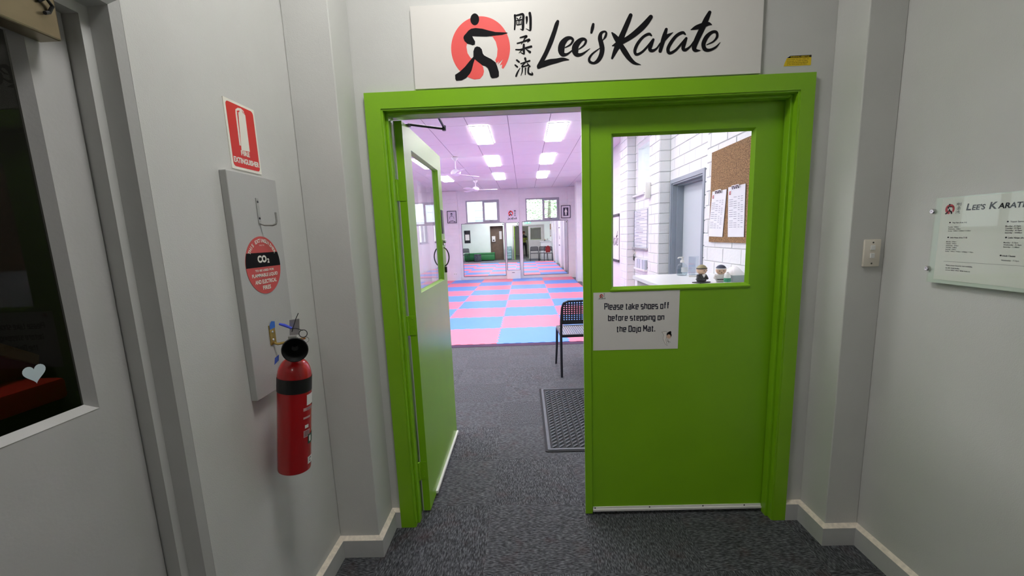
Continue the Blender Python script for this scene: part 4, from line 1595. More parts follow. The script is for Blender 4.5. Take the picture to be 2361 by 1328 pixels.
# ------------------------------------------------------------------ light switch on the right pier
sw = thing('light_switch', 'cream double light switch on the right pier beside the doorway', 'light switch', (1.455, 1.843, 1.30))
P = PY(1.843)
SWM = M('cream_switch_plastic', '#e9e1d2', .35, var=.03)
s0, s1, t0, t1 = 1.4215, 1.4885, 1.299, 1.412
mb = MB().box(s0, s1, 1.843 - .010, 1.843, t0, t1, .003)
mb.build('switch_plate', SWM, sw, True)
for z in (1.378, 1.345):
    MB().box(1.446, 1.463, 1.843 - .0145, 1.843 - .009, z - .010, z + .010, .0015).build('rocker', WHITEPL, sw)
for z in (1.399, 1.312):
    MB().lathe([(0, .0012), (.0032, .001), (.0035, 0)], (1.4555, 1.833, z), (0, -1, 0), 10).build('screw', DARKSTEEL, sw)

# ------------------------------------------------------------------ class timetable under acrylic on the right wall
tt = thing('class_timetable', 'acrylic framed class timetable on stand-off bolts on the right wall', 'timetable', (XR, 1.3, 1.26))
PX_ = 1.487
P = PXm(PX_)
A0, A1, Z0, Z1 = -1.612, -.93, 1.258, 1.559
ACR = glass_mat('clear_acrylic', (.97, .99, .97), 1.25)
MB().rect(P, A0, A1, Z0, Z1, -.008, -.004).build('acrylic_back', M('frosted_acrylic', '#d7ddd6', .25, var=.02), tt)
MB().rect(P, A0 + .022, A1 - .022, Z0 + .012, Z1 - .004, -.0038, -.0030).build('paper_sheet', PAPER, tt)
MB().rect(P, A0, A1, Z0, Z1, -.002, .002).build('acrylic_front', ACR, tt)
for (y_, z_) in ((-1.617, 1.513), (-1.613, 1.307), (-.925, 1.513), (-.925, 1.307)):
    MB().lathe([(.007, -.026), (.007, -.004), (.0095, -.004), (.0095, .004), (.007, .007), (.003, .007), (.003, .0055), (0, .0055)], P(y_, z_, 0), (-1, 0, 0), 20).build('standoff_bolt', STEEL, tt, True)


def q9(x, y):
    t_ = onX(PX_ + .003, 2100 + x * 261 / 1238, 420 + y * 280 / 1328)
    return (-t_[0], t_[1])


Wp = -.0028
ea, eb = q9(372, 352), q9(488, 232)
logo_parts(tt, P, Wp, emblem=(ea[0], eb[0], ea[1], eb[1]), kanji=(q9(495, 300)[0], q9(545, 300)[0], q9(515, 342)[1], q9(515, 228)[1]), thick=.0002, red=M('faded_red_print', '#c0404a', .6), fat=1.1)
mb = MB()


def tl(s, x, y, h, bold=.012, xe=None):
    a = q9(x, y)
    kw = {}
    if xe:
        b_ = q9(xe, y)
        kw['width'] = b_[0] - a[0]
    part_text(tt, INK, 'timetable_line', s, P, Wp + .0003, left=a[0], cy=a[1], h=h, bold=bold, **kw)


u_ = q9(605, 310)
u2 = q9(1238, 310)
vs_h = .021
x_ = u_[0]
for wd, big in (('L', 1), ("EE'S", 0), (' ', 0), ('K', 1), ('ARATE', 0)):
    if wd == ' ':
        x_ += .009
        continue
    hh = vs_h if big else vs_h * .76
    vs, fs = text_geo(wd, .03, .12)
    L = (max(p[0] for p in vs) - min(p[0] for p in vs)) * hh / .70 * 1.12
    mb.text(wd, P, Wp + .0003, left=x_, cy=u_[1] + .001, h=hh, width=L, bold=.03, shear=.12)
    x_ += L + .0022
mb.build('timetable_heading', INK, tt)
tl('Tiny Fists (Ages 4-6)', 455, 450, .0042, .02)
for i, s in enumerate(('Tuesday - 4:00pm', 'Wednesday - 4:00pm', 'Sunday - 9:00am / 10:00am / 11:00am')):
    tl(s, 408, 497 + i * 21, .0036, .006)
tl('Little Ninjas (Ages 7-10)', 430, 612, .0042, .02)
for i, s in enumerate(('Monday - 5:00pm', 'Tuesday - 5:00pm', 'Wednesday - 4:30pm', 'Thursday - 5:00pm', 'Saturday - 9:00am', 'Sunday - 9:00am / 9:45am / 12:00pm / 1:15pm')):
    tl(s, 388 - i * 2, 655 + i * 21, .0036, .006)
tl('Young Samurai', 1088, 440, .0050, .02)
for i, s in enumerate(('Monday - 4:15pm', 'Tuesday - 5:15pm', 'Thursday - 4:15pm', 'Saturday - 10:00am')):
    tl(s, 1035 - i * 2, 488 + i * 24, .0042, .008)
tl('Little Ninjas (Ages', 1065, 615, .0046, .02)
for i, s in enumerate(('Monday - 5:15pm', 'Wednesday - 5:15pm', 'Saturday - 11:00am')):
    tl(s, 1015 - i * 2, 667 + i * 24, .0040, .008)
tl('Adult Classes', 1000, 812, .0046, .02)
tl('Wednesday - 7:15pm', 988, 860, .0040, .008)
tl('Please contact Sensei for class availability.', 385, 912, .0038, .012)
mb = MB()
bars(mb, P, Wp + .0003, q9(380, 935)[0], q9(380, 940)[1], .05, .0032, 3)
mb.build('timetable_small_print', INK, tt)
mb = MB()
bars(mb, P, Wp + .0003, q9(380, 957)[0], q9(380, 962)[1], .085, .0032, 4)
mb.build('timetable_small_print', INK, tt)
mb = MB()
for x, y in ((420, 448), (400, 610), (1050, 438), (1030, 612), (972, 808)):
    c_ = q9(x, y)
    MB().prism(ellipse(c_[0] + .003, c_[1] + .002, .003, .0025, 8), P, Wp + .0002, Wp + .0003).build('bullet_icon', INK, tt)
mb = MB()
a_, b_ = q9(360, 865), q9(1238, 915)
mb.rect(P, a_[0], A1 - .05, a_[1], a_[1] + .0006, Wp, Wp + .0003)
mb.build('dividing_line', INK, tt)

# ------------------------------------------------------------------ end wall of the hall: mirrors, pictures, decal
MIRROR = bpy.data.materials.new('silvered_mirror')
MIRROR.use_nodes = True
nm = MIRROR.node_tree.nodes['Principled BSDF']
nm.inputs['Base Color'].default_value = (.90, .93, .92, 1)
nm.inputs['Metallic'].default_value = 1
nm.inputs['Roughness'].default_value = 0.0
MFR = M('dark_mirror_edge', '#57505c', .5)


def mirror(label, a, b, z0, z1, y):
    t = thing('wall_mirror', label, 'mirror', ((a + b) / 2, y, z0))
    P = PY(y)
    MB().prism([[(a - .014, z0 - .014), (b + .014, z0 - .014), (b + .014, z1 + .014), (a - .014, z1 + .014)], [(a, z0), (a, z1), (b, z1), (b, z0)]], P, 0, .010).build('frame', MFR, t)
    MB().rect(P, a - .002, b + .002, z0 - .002, z1 + .002, 0, .006).build('mirror_glass', MIRROR, t)
    for z in (z1 - .06,):
        MB().box(b - .05, b - .02, y - .016, y - .008, z, z + .03).build('clip', BLACK, t)
    return t


mirror('large wall mirror below the left end-wall window', -2.10, -.66, .15, 1.925, FAR)
mirror('narrow wall mirror on the centre pier of the end wall', -.585, -.165, .325, 1.915, FAR - .055)
mirror('large wall mirror below the right end-wall window', -.035, 1.485, .135, 1.925, FAR)
mirror('wall mirror on the end wall seen through the open leaf glass', -4.15, -2.80, .15, 1.925, FAR)
pb = thing('floor_box', 'white boxed-in cover at floor level below the narrow mirror', 'box', (-.39, FAR - .06, .03))
MB().box(-.62, -.15, FAR - .16, FAR - .055, .03, .315, .004).build('cover', WHITEPL, pb)
MB().box(-.44, -.35, FAR - .165, FAR - .158, .235, .25, .001).build('vent_slot', DARKSTEEL, pb)
po = thing('power_outlet', 'white double power outlet low on the end wall left of the mirrors', 'power outlet', (-2.40, FAR - .055, .22))
MB().box(-2.46, -2.34, FAR - .065, FAR - .055, .225, .30, .003).build('outlet_plate', WHITEPL, po)
for x in (-2.43, -2.37):
    MB().box(x - .012, x + .012, FAR - .067, FAR - .064, .245, .26).build('socket', DARKSTEEL, po)

yp = FAR - .055
p1 = thing('picture_frame', 'black framed portrait print on the left pier of the end wall', 'picture', (-2.41, yp, 1.975))
P = PY(yp)


def frame(t, P, a, b, z0, z1, fw, mat, inner):
    MB().prism([[(a, z0), (b, z0), (b, z1), (a, z1)], [(a + fw, z0 + fw), (a + fw, z1 - fw), (b - fw, z1 - fw), (b - fw, z0 + fw)]], P, 0, .02).build('frame', mat, t)
    MB().rect(P, a + fw - .002, b - fw + .002, z0 + fw - .002, z1 - fw + .002, 0, .008).build('print', inner, t)


NAVYF = M('black_frame_paint', '#26243a', .4)
frame(p1, P, -2.564, -2.249, 1.975, 2.383, .02, NAVYF, M('grey_print_paper', '#cfc9d6', .6))
GP = M('grey_ink', '#8c879c', .6)
mb = MB()
mb.prism(ellipse(-2.415, 2.265, .035, .042, 20), P, .008, .009)
mb.build('portrait_head', GP, p1)
mb = MB().prism(arc_pts(-2.415, 2.285, .037, .03, 0, 180, 14), P, .009, .0095)
mb.build('portrait_hair', NAVYF, p1)
for s in ([(-2.49, 2.13, .006), (-2.475, 2.18, .006), (-2.44, 2.215, .006)], [(-2.34, 2.13, .006), (-2.355, 2.18, .006), (-2.39, 2.215, .006)], [(-2.45, 2.06, .012), (-2.415, 2.045, .012), (-2.37, 2.06, .012)], [(-2.50, 2.02, .016), (-2.46, 2.03, .01)], [(-2.36, 2.03, .01), (-2.31, 2.02, .016)], [(-2.415, 2.215, .01), (-2.415, 2.20, .01)]):
    MB().ribbon(s, P, .0095, 1.7).build('portrait_line', NAVYF, p1)
p2 = thing('picture_frame', 'black framed picture of a white standing figure at the right of the end wall', 'picture', (1.43, yp, 2.003))
frame(p2, P, 1.274, 1.587, 2.003, 2.422, .02, NAVYF, M('white_print_mount', '#e4dfe6', .6))
MB().rect(P, 1.345, 1.52, 2.075, 2.35, .008, .009).build('dark_photo', M('dark_violet_print', '#3a3348', .5), p2)
MB().prism([(1.405, 2.10), (1.425, 2.10), (1.432, 2.19), (1.440, 2.10), (1.460, 2.10), (1.455, 2.22), (1.475, 2.19), (1.482, 2.20), (1.458, 2.275), (1.442, 2.285), (1.448, 2.305), (1.44, 2.325), (1.425, 2.325), (1.417, 2.305), (1.424, 2.285), (1.408, 2.275), (1.385, 2.20), (1.392, 2.19), (1.410, 2.22)], P, .009, .0095).build('white_figure', WHITE_INK, p2)
wd = thing('wall_decal', "small printed Lee's Karate logo sheet on the centre pier of the end wall", 'decal', (-.37, yp, 2.0))
MB().rect(P, -.54, -.20, 1.985, 2.345, 0, .001).build('sheet', M('pale_lilac_sheet', '#e6dfe8', .6), wd)
logo_parts(wd, P, .0012, emblem=(-.50, -.335, 2.14, 2.325), kanji=(-.305, -.25, 2.13, 2.325), script=(-.525, -.21, 2.01, 2.10), thick=.0006, fat=1.6)

# ceiling fans
FANW = M('white_fan_enamel', '#f1eff2', .35)


def fan(label, x, y, zh, rot):
    t = thing('ceiling_fan', label, 'ceiling fan', (x, y, CEIL_D), group='white ceiling fans')
    MB().lathe([(.02, -.07), (.06, -.03), (.07, -.0), (.0, .0)][::-1], (0, 0, 0), (0, 0, 1), 20).build('canopy', FANW, t, True, world=False)
    d = zh - CEIL_D
    MB().lathe([(.011, d + .06), (.011, -.03)], (0, 0, 0), (0, 0, 1), 10).build('rod', FANW, t, True, world=False)
    MB().lathe([(0, d - .055), (.05, d - .05), (.095, d - .02), (.10, d + .02), (.075, d + .05), (.03, d + .075), (.0, d + .075)], (0, 0, 0), (0, 0, 1), 24).build('motor', FANW, t, True, world=False)
    for k_ in range(3):
        R = Matrix.Rotation(rot + k_ * 2 * math.pi / 3, 4, 'Z')
        pitch = Matrix.Rotation(math.radians(12), 4, 'X')
        mb = MB()
        mb.add([R @ pitch @ Vector((p[0], p[1], p[2])) + Vector((0, 0, d - .012)) for p in
                [(.08, -.035, -.002), (.5, -.065, -.002), (.6, -.05, -.002), (.6, .05, -.002), (.5, .065, -.002), (.08, .035, -.002), (.08, -.035, .002), (.5, -.065, .002), (.6, -.05, .002), (.6, .05, .002), (.5, .065, .002), (.08, .035, .002)]],
               [(5, 4, 3, 2, 1, 0), (6, 7, 8, 9, 10, 11)] + [(i, (i + 1) % 6, 6 + (i + 1) % 6, 6 + i) for i in range(6)])
        mb.build('blade', FANW, t, world=False)
    return t


fan('white ceiling fan nearer the doorway, above the open leaf', -1.29, 8.66, 2.73, .9)
fan('white ceiling fan closer to the end wall', -1.29, 12.2, 2.79, .12)

# ------------------------------------------------------------------ right wall fittings seen through the closed leaf
cb = thing('cork_board', 'cork pin board on the white brick wall behind the closed leaf', 'pin board', (XP, 3.4, 1.367))
CORK = speckle_mat('cork', '#a9845a', '#694b2b', 120, .9)
P = PXm(XP - .006)
MB().rect(P, -3.788, -2.90, 1.367, 2.108, 0, .012).build('cork_sheet', CORK, cb)
CLIPPAPER = M('clipboard_paper', '#e7e8ee', .6)
for nm_, lab_, q in (('clipboard', 'clipboard with sign-in sheet hanging at the far side of the cork board', ((-3.739, 1.786), (-3.485, 1.780), (-3.525, 1.411), (-3.792, 1.415))), ('clipboard', 'clipboard with class list hanging at the near side of the cork board', ((-3.456, 1.791), (-3.196, 1.789), (-3.185, 1.412), (-3.431, 1.411)))):
    t = thing(nm_, lab_, 'clipboard', (XP - .015, -(q[0][0] + q[1][0]) / 2, 1.41), group='clipboards on the cork board')
    P = PXm(XP - .0185)
    ctr = Vector((sum(p[0] for p in q) / 4, sum(p[1] for p in q) / 4))
    ex2 = [(ctr.x + (p[0] - ctr.x) * 1.05, ctr.y + (p[1] - ctr.y) * 1.0) for p in q]
    MB().prism(list(reversed(ex2)), P, 0, .003).build('board', M('dark_brown_hardboard', '#5b4537', .6), t)
    MB().prism(list(reversed(q)), P, .0035, .0045).build('paper_sheet', CLIPPAPER, t)
    a, b_, c, d = (Vector(p) for p in q)
    up = (a - d)
    acr = (b_ - a)
    mb = MB()
    for i in range(15):
        r_ = a - up * (.22 + i * .042)
        for j, (s0, s1) in enumerate(((.06, .30), (.34, .52), (.6, .7), (.76, .88))):
            if (i * 7 + j * 3) % 5 == 0:
                continue
            p, q_ = r_ + acr * s0, r_ + acr * s1
            hh = .004
            mb.add([P(p.x, p.y, .0048), P(q_.x, q_.y, .0048), P(q_.x, q_.y + hh, .0048), P(p.x, p.y + hh, .0048)], [(0, 1, 2, 3)])
    mb.build('printed_lines', M('grey_print', '#8f93a3', .6), t)
    l0 = a - up * .16 + acr * .06
    logo_parts(t, P, .0048, emblem=(l0.x, l0.x + .028, l0.y, l0.y + .03), kanji=(l0.x + .032, l0.x + .04, l0.y, l0.y + .03), thick=.0003)
    m0 = a + acr * .5
    mb = MB().box(P(0, 0, .004)[0], P(0, 0, .016)[0], -m0.x - .055, -m0.x + .055, m0.y - .012, m0.y + .006, .002)
    mb.build('clip_bar', STEEL, t)
    mb = MB()
    for s in (-.03, .03):
        mb.tube([P(m0.x + s - .018, m0.y - .022, .012), P(m0.x + s - .012, m0.y - .002, .016), P(m0.x + s + .012, m0.y - .002, .016), P(m0.x + s + .018, m0.y - .022, .012)], .003, 6)
    mb.build('clip_spring', BLACK, t, True)

wbd = thing('whiteboard', 'ruled whiteboard of handwritten names below the side window', 'whiteboard', (XB, 6.49, 1.24))
P = PXm(XB - .004)
w0, w1, wz_0, wz_1 = -6.852, -6.13, 1.238, 1.790
MB().rect(P, w0, w1, wz_0, wz_1, 0, .012).build('board', M('whiteboard_enamel', '#e9ecf2', .2), wbd)
mb = MB()
for i in range(12):
    z = wz_0 + .01 + i * (wz_1 - wz_0 - .02) / 11
    mb.rect(P, w0 + .01, w1 - .01, z - .0022, z + .0022, .012, .0125)
mb.rect(P, w0, w0 + .01, wz_0, wz_1, .012, .016).rect(P, w1 - .01, w1, wz_0, wz_1, .012, .016)
mb.build('ruled_lines', M('slate_blue_line', '#5c6880', .5), wbd)
for i in range(11):
    mb = MB()
    bars(mb, P, .013, w0 + .03 + (i % 3) * .04, wz_0 + .025 + i * .0486, .45 - (i % 4) * .07, .017, 20 + i)
    mb.build('handwriting_line', M('marker_grey', '#8a93a8', .6), wbd)
MB().box(XB - .05, XB - .016, 6.13, 6.852, 1.205, 1.235, .003).build('pen_tray', ALU, wbd)

hd = thing('wall_sensor', 'white boxed sensor unit fixed to the brick pier beside the side window', 'sensor', (XP, 5.72, 1.89))
MB().box(XP - .075, XP, 5.585, 5.66, 1.885, 2.085, .015).build('housing', WHITEPL, hd, True)
mb = MB()
for z in (1.93, 1.955):
    mb.box(XP - .078, XP - .074, 5.60, 5.645, z, z + .008)
mb.build('sensor_slot', M('mid_grey_plastic', '#8c8f93', .5), hd)

kh = thing('key_bunch', 'silver keys hanging from a hook on the pier beside the whiteboard', 'keys', (XB, 6.83, 1.05))
MB().box(XB - .012, XB - .0, 6.80, 6.845, 1.12, 1.165, .003).build('key_hook', M('cream_switch_plastic', '#e9e1d2'), kh)
mb = MB().tube([(XB - .012, 6.82, 1.135), (XB - .03, 6.825, 1.12), (XB - .028, 6.83, 1.09)], .004, 6)
mb.box(XB - .032, XB - .026, 6.815, 6.845, 1.03, 1.10, .002).box(XB - .026, XB - .021, 6.80, 6.822, 1.02, 1.09, .002)
mb.build('keys', DARKSTEEL, kh)
rk = thing('leaflet_rack', 'clear wall rack of white leaflets below the whiteboard', 'leaflet rack', (XB, 6.44, .91))
for k_ in range(4):
    MB().box(XB - .04, XB - .008, 6.16 + k_ * .145, 6.28 + k_ * .145, .93, 1.07, .002).build('leaflet_pack', M('grey_white_leaflet', '#d3d7dd' if k_ % 2 else '#c2c8d0', .6) if k_ % 2 else M('blue_grey_leaflet', '#b8c0cc', .6), rk)
MB().box(XB - .05, XB, 6.15, 6.74, .905, .93, .002).build('shelf', WHITEPL, rk)

bn = thing('hanging_banner', 'white hanging banner with black rods and brush lettering on the far side wall', 'banner', (XB, 8.75, .92))
P = PXm(XB - .01)
MB().rect(P, -9.5, -7.965, .955, 1.775, 0, .002).build('cloth', M('white_banner_cloth', '#ebe9ec', .7), bn)
for z in (1.765, .925):
    MB().box(XB - .03, XB - .005, 7.955, 9.51, z, z + .045, .003).build('rod', M('charcoal_rod', '#45424c', .5), bn)
logo_parts(bn, P, .002, script=(-9.40, -8.0, 1.16, 1.50))

# ------------------------------------------------------------------ reception counter and what stands on it
rc = thing('reception_counter', 'white reception counter behind the closed leaf', 'counter', (1.28, 3.2, 0))
CT = 1.10
LAM = M('white_laminate', '#e6eaeb', .3, var=.01)
MB().box(.945, 1.612, 2.62, 3.775, CT - .03, CT, .002).build('counter_top', LAM, rc)
MB().box(.975, .995, 2.66, 3.735, .02, CT - .03).build('front_panel', M('pale_green_grey_laminate', '#aeb7b1', .4), rc)
MB().box(.995, 1.60, 3.715, 3.735, .02, CT - .03).build('side_panel', LAM, rc)
MB().box(.995, 1.60, 2.66, 2.68, .02, CT - .03).build('side_panel', LAM, rc)
MB().box(.995, 1.60, 2.68, 3.715, .55, .57).build('shelf', LAM, rc)

CLEARPL = glass_mat('clear_bottle_plastic', (.93, .96, .97), 1.25)
sb = thing('sanitiser_bottle', 'clear pump bottle of hand sanitiser on the counter', 'bottle', (1.325, 3.64, CT))
MB().lathe([(0, 0), (.040, 0), (.044, .006), (.044, .065), (.038, .085), (.022, .098), (.013, .104), (.013, .112)], (1.325, 3.64, CT), (0, 0, 1), 28).build('bottle_body', CLEARPL, sb, True)
MB().lathe([(0, .003), (.038, .003), (.041, .008), (.041, .05), (0, .05)], (1.325, 3.64, CT), (0, 0, 1), 24).build('gel', glass_mat('clear_gel', (.86, .92, .93), 1.1), sb, True)
mb = MB().lathe([(.016, .108), (.016, .126), (.007, .128), (.007, .146), (.011, .147), (.011, .156), (0, .156)], (1.325, 3.64, CT), (0, 0, 1), 16)
mb.tube([(1.325, 3.64, CT + .151), (1.290, 3.625, CT + .152), (1.280, 3.62, CT + .146)], .005, 8)
mb.build('pump', WHITEPL, sb, True)
MB().lathe([(.0446, .03), (.0446, .07)], (1.325, 3.64, CT), (0, 0, 1), 14, math.radians(150), math.radians(260)).build('bottle_label', M('pale_grey_label', '#dfe3e6', .5), sb, True)
ah = thing('acrylic_holder', 'empty clear acrylic brochure holder standing on the counter', 'holder', (1.43, 3.56, CT))
MB().box(1.385, 1.389, 3.52, 3.66, CT, CT + .155).box(1.385, 1.47, 3.656, 3.66, CT, CT + .155).box(1.385, 1.47, 3.52, 3.66, CT, CT + .004).build('holder_body', glass_mat('acrylic_clear_sheet', (.9, .93, .95), 1.35), ah)
mrk = thing('marker_pen', 'white marker pen lying beside the sanitiser bottle', 'pen', (1.375, 3.5, CT))
MB().tube([(1.33, 3.50, CT + .006), (1.42, 3.48, CT + .006)], .006, 8).build('barrel', WHITEPL, mrk, True)
MB().tube([(1.42, 3.48, CT + .006), (1.445, 3.475, CT + .006)], .0068, 8).build('cap', M('light_grey_cap', '#c4c8ca', .4), mrk, True)

SKINF = M('figurine_skin', '#dcb89a', .5, var=.02)


def figurine(label, loc, rz, suit, hair, band, group, plate=None):
    t = thing('karate_figurine', label, 'figurine', loc, rz, group)
    k_ = dict(world=False)
    if plate:
        MB().box(-.055, .055, -.035, .035, 0, .007, .002).build('base_plate', plate, t, **k_)
    z = .007 if plate else 0
    mb = MB()
    mb.box(-.034, .034, -.020, .020, z, z + .055, .010)
    for s in (-1, 1):
        mb.tube([(s * .030, 0, z + .05), (s * .040, -.010, z + .03), (s * .030, -.026, z + .022)], [.011, .010, .008], 8)
    mb.build('body', suit, t, True, **k_)
    MB().prism([(-.020, z + .055), (0, z + .030), (.020, z + .055)], PY(-.0205), 0, .001).build('collar', WHITE_INK, t, **k_)
    MB().box(-.035, .035, -.022, .021, z + .016, z + .023, .001).build('belt', BLACK if suit is not BLACKSUIT else M('charcoal_belt', '#3a3a3f', .6), t, **k_)
    hz_ = z + .086
    prof = [(.036 * math.cos(a_), .034 * math.sin(a_)) for a_ in [-math.pi / 2 + math.pi * i / 14 for i in range(15)]]
    MB().lathe([(max(r, 0), h) for r, h in prof], (0, 0, hz_), (0, 0, 1), 24).build('head', SKINF, t, True, **k_)
    prof = [(.0375 * math.cos(a_), .037 * math.sin(a_)) for a_ in [math.radians(18) + math.radians(72) * i / 8 for i in range(9)]]
    MB().lathe([(max(r, 0), h) for r, h in prof], (0, .001, hz_), (0, 0, 1), 24).build('hair', hair, t, True, **k_)
    MB().lathe([(.0372, .006), (.0376, .013)], (0, 0, hz_), (0, 0, 1), 24).build('headband', band, t, True, **k_)
    for s in (-1, 1):
        MB().lathe([(0, .002), (.003, .001), (.0035, -.001)], (s * .014, -.0335, hz_ - .005), (s * .35, -1, 0), 10).build('eye', BLACK, t, **k_)
    MB().lathe([(0, .002), (.003, .001), (.0035, -.001)], (.0, -.0335, hz_ - .017), (0, -1, -.3), 10).build('mouth', DARKSTEEL, t, **k_)
    return t


BLACKSUIT = M('black_suit_resin', '#26262a', .5)
WHITESUIT = M('white_suit_resin', '#e9e6e2', .5)
figurine('small seated karate figurine in a black suit on the counter', (1.262, 3.085, CT), math.radians(28), BLACKSUIT, M('olive_blond_hair', '#a39a72', .6), BLACK, 'karate figurines on the counter', BLACK)
figurine('small karate figurine in a white suit behind the small bottle', (1.405, 3.10, CT), math.radians(-15), WHITESUIT, M('navy_headband', '#3b4057', .6), WHITE_INK, 'karate figurines on the counter')
can = thing('small_bottle', 'small white bottle with green label between figurine and tissue box', 'bottle', (1.415, 3.02, CT))
MB().lathe([(0, 0), (.020, 0), (.022, .004), (.022, .045), (.018, .062), (.008, .072), (.008, .078), (0, .078)], (1.415, 3.02, CT), (0, 0, 1), 24).build('bottle_body', WHITEPL, can, True)
MB().lathe([(.0226, .008), (.0226, .036)], (1.415, 3.02, CT), (0, 0, 1), 24).build('green_label', M('green_label', '#2f8f6a', .5, var=.3, scale=90), can, True)
tb = thing('tissue_box', 'pale blue-grey tissue box with a white tissue pulled up', 'tissue box', (1.50, 3.06, CT))
MB().box(1.466, 1.57, 3.05, 3.25, CT, CT + .048, .003).build('carton', M('blue_grey_card', '#a9b8b8', .6), tb)
gm = MB()
N = 9
vs = []
for i in range(N):
    for j in range(N):
        a, b_ = i / (N - 1), j / (N - 1)
        env = math.sin(math.pi * a) * math.sin(math.pi * b_)
        vs.append((1.47 + .095 * a, 3.05 + .18 * b_, CT + .048 + .055 * env ** .6 + .006 * math.sin(9 * a + 5 * b_) * env))
gm.add(vs, [(i * N + j, (i + 1) * N + j, (i + 1) * N + j + 1, i * N + j + 1) for i in range(N - 1) for j in range(N - 1)])
gm.build('tissue', M('white_tissue', '#f3f4f5', .8), tb, True)

# ------------------------------------------------------------------ chairs of the waiting area
CHM = M('dark_navy_chair_plastic', '#20222c', .42, var=.06)
SEATM = M('chair_seat_plastic', '#85888e', .3, var=.05)


def make_chair(label, loc, rz):
    t = thing('plastic_chair', label, 'chair', loc, rz, 'plastic chairs of the waiting area')
    k_ = dict(world=False)
    hw = .232
    # back legs run up as the back frame, seat is ahead (+Y)
    for s in (-1, 1):
        MB().tube([(s * hw, -.245, 0), (s * hw, -.243, .42), (s * (hw - .004), -.245, .6), (s * (hw - .012), -.265, .74), (s * (hw - .03), -.27, .79), (s * (hw - .075), -.272, .808)], [.0135, .0135, .0135, .012, .012, .012], 10).build('leg', CHM, t, True, **k_)
        MB().tube([(s * (hw + .012), .245, 0), (s * hw, .235, .20), (s * (hw - .006), .225, .43)], [.012, .013, .014], 10).build('leg', CHM, t, True, **k_)
    mb = MB()
    mb.tube([(-hw + .07, -.272, .808), (hw - .07, -.272, .808)], .012, 10)
    mb.box(-hw + .01, hw - .01, -.252, -.236, .565, .60, .004)
    nvb = 17
    for i in range(nvb):
        x = -hw + .02 + (2 * hw - .04) * i / (nvb - 1)
        top = .80 - .03 * max(0, abs(x) - .16) / .06
        mb.add([(x + dx, -.248 + dy - (.022 if z > .7 else 0), z) for z in (.59, top) for dx, dy in ((-.007, -.004), (.007, -.004), (.007, .004), (-.007, .004))], [(0, 1, 5, 4), (1, 2, 6, 5), (2, 3, 7, 6), (3, 0, 4, 7)])
    for j in range(9):
        z = .605 + j * .0215
        y = -.248 - .022 * (z - .59) / .21
        mb.box(-hw + .012, hw - .012, y - .0045, y + .0035, z - .006, z + .006)
    mb.build('backrest', CHM, t, True, **k_)
    MB().prism([rrect(-hw - .004, hw + .004, -.24, .245, .03), list(reversed(rrect(-hw + .022, hw - .022, -.215, .215, .02)))], PZ(.425), 0, .028).build('seat_frame', CHM, t, True, **k_)
    mb = MB()
    ns = 19
    for i in range(ns):
        x = -hw + .028 + (2 * hw - .056) * i / (ns - 1)
        mb.box(x - .0075, x + .0075, -.218, .218, .436, .449)
    mb.build('seat_slats', SEATM, t, **k_)
    return t


ch = make_chair('dark mesh-back plastic chair showing past the closed leaf', (.575, 4.565, 0), math.radians(1.5))
copy_thing(ch, (1.095, 4.55, 0), math.radians(-1), 'dark mesh-back plastic chair in the middle of the row before the counter')
copy_thing(ch, (1.35, 5.115, 0), math.radians(1), 'dark mesh-back plastic chair beside the brick wall with the red jacket')
copy_thing(ch, (-3.62, 3.45, 0), math.radians(4), 'dark mesh-back plastic chair by the green bench')
jk = thing('red_jacket', 'red jacket hung over the back of the chair beside the brick wall', 'jacket', (1.35, 4.83, .55))
mb = MB()
prof = [(-.13, .0), (-.15, .25), (-.11, .40), (-.03, .47), (.05, .46), (.11, .38), (.13, .22), (.12, 0)]
mb.prism(list(reversed(prof)), lambda u, v, w=0: (1.35 + u, 4.855 - w - .02 * math.sin(9 * u), .48 + v * .8), -.09, .045)
mb.build('jacket_body', M('dark_red_cloth', '#8e2b2b', .85, var=.15, bump=.4, bscale=30), jk)

# rubber doormat
dm = thing('rubber_doormat', 'grey ribbed rubber doormat inside the doorway', 'doormat', (.56, 3.37, 0))
RUB = M('charcoal_rubber', '#555a60', .6, var=.08, scale=30)
RUBD = M('dark_groove_rubber', '#1f2124', .8)
MX0, MX1, MY0, MY1 = .10, 1.00, 2.752, 3.985
MB().prism(rrect(MX0, MX1, MY0, MY1, .015), PZ(0), .0005, .006).build('mat_base', RUBD, dm)
MB().prism([rrect(MX0 + .018, MX1 - .018, MY0 + .018, MY1 - .018, .01), list(reversed(rrect(MX0 + .038, MX1 - .038, MY0 + .038, MY1 - .038, .008)))], PZ(0), .006, .010).build('border_ridge', RUB, dm)
rb = MB()
step = .048
x_a, x_b, y_a, y_b = MX0 + .046, MX1 - .046, MY0 + .046, MY1 - .046
i = 0
ny = int((y_b - y_a) / step)
nx = int((x_b - x_a) / step)
for a in range(nx):
    for b_ in range(ny):
        cx_, cy2 = x_a + (a + .5) * step, y_a + (b_ + .5) * step
        d_ = .011
        if (a + b_) % 2 == 0:
            q = [(cx_ - step * .48, cy2 - step * .30), (cx_ - step * .30, cy2 - step * .48), (cx_ + step * .48, cy2 + step * .30), (cx_ + step * .30, cy2 + step * .48)]
        else:
            q = [(cx_ - step * .16, cy2 - step * .34), (cx_ + .0, cy2 - step * .42), (cx_ + step * .34, cy2 + step * .0), (cx_ + step * .2, cy2 + step * .16)]
            q = [(cx_ - step * .48, cy2 - step * .30), (cx_ - step * .30, cy2 - step * .48), (cx_ + step * .48, cy2 + step * .30), (cx_ + step * .30, cy2 + step * .48)]
        rb.add([(x, y, .006) for x, y in q] + [(cx_ + (x - cx_) * .8, cy2 + (y - cy2) * .8, .013) for x, y in q], [(4, 5, 6, 7)] + [(k2, (k2 + 1) % 4, 4 + (k2 + 1) % 4, 4 + k2) for k2 in range(4)])
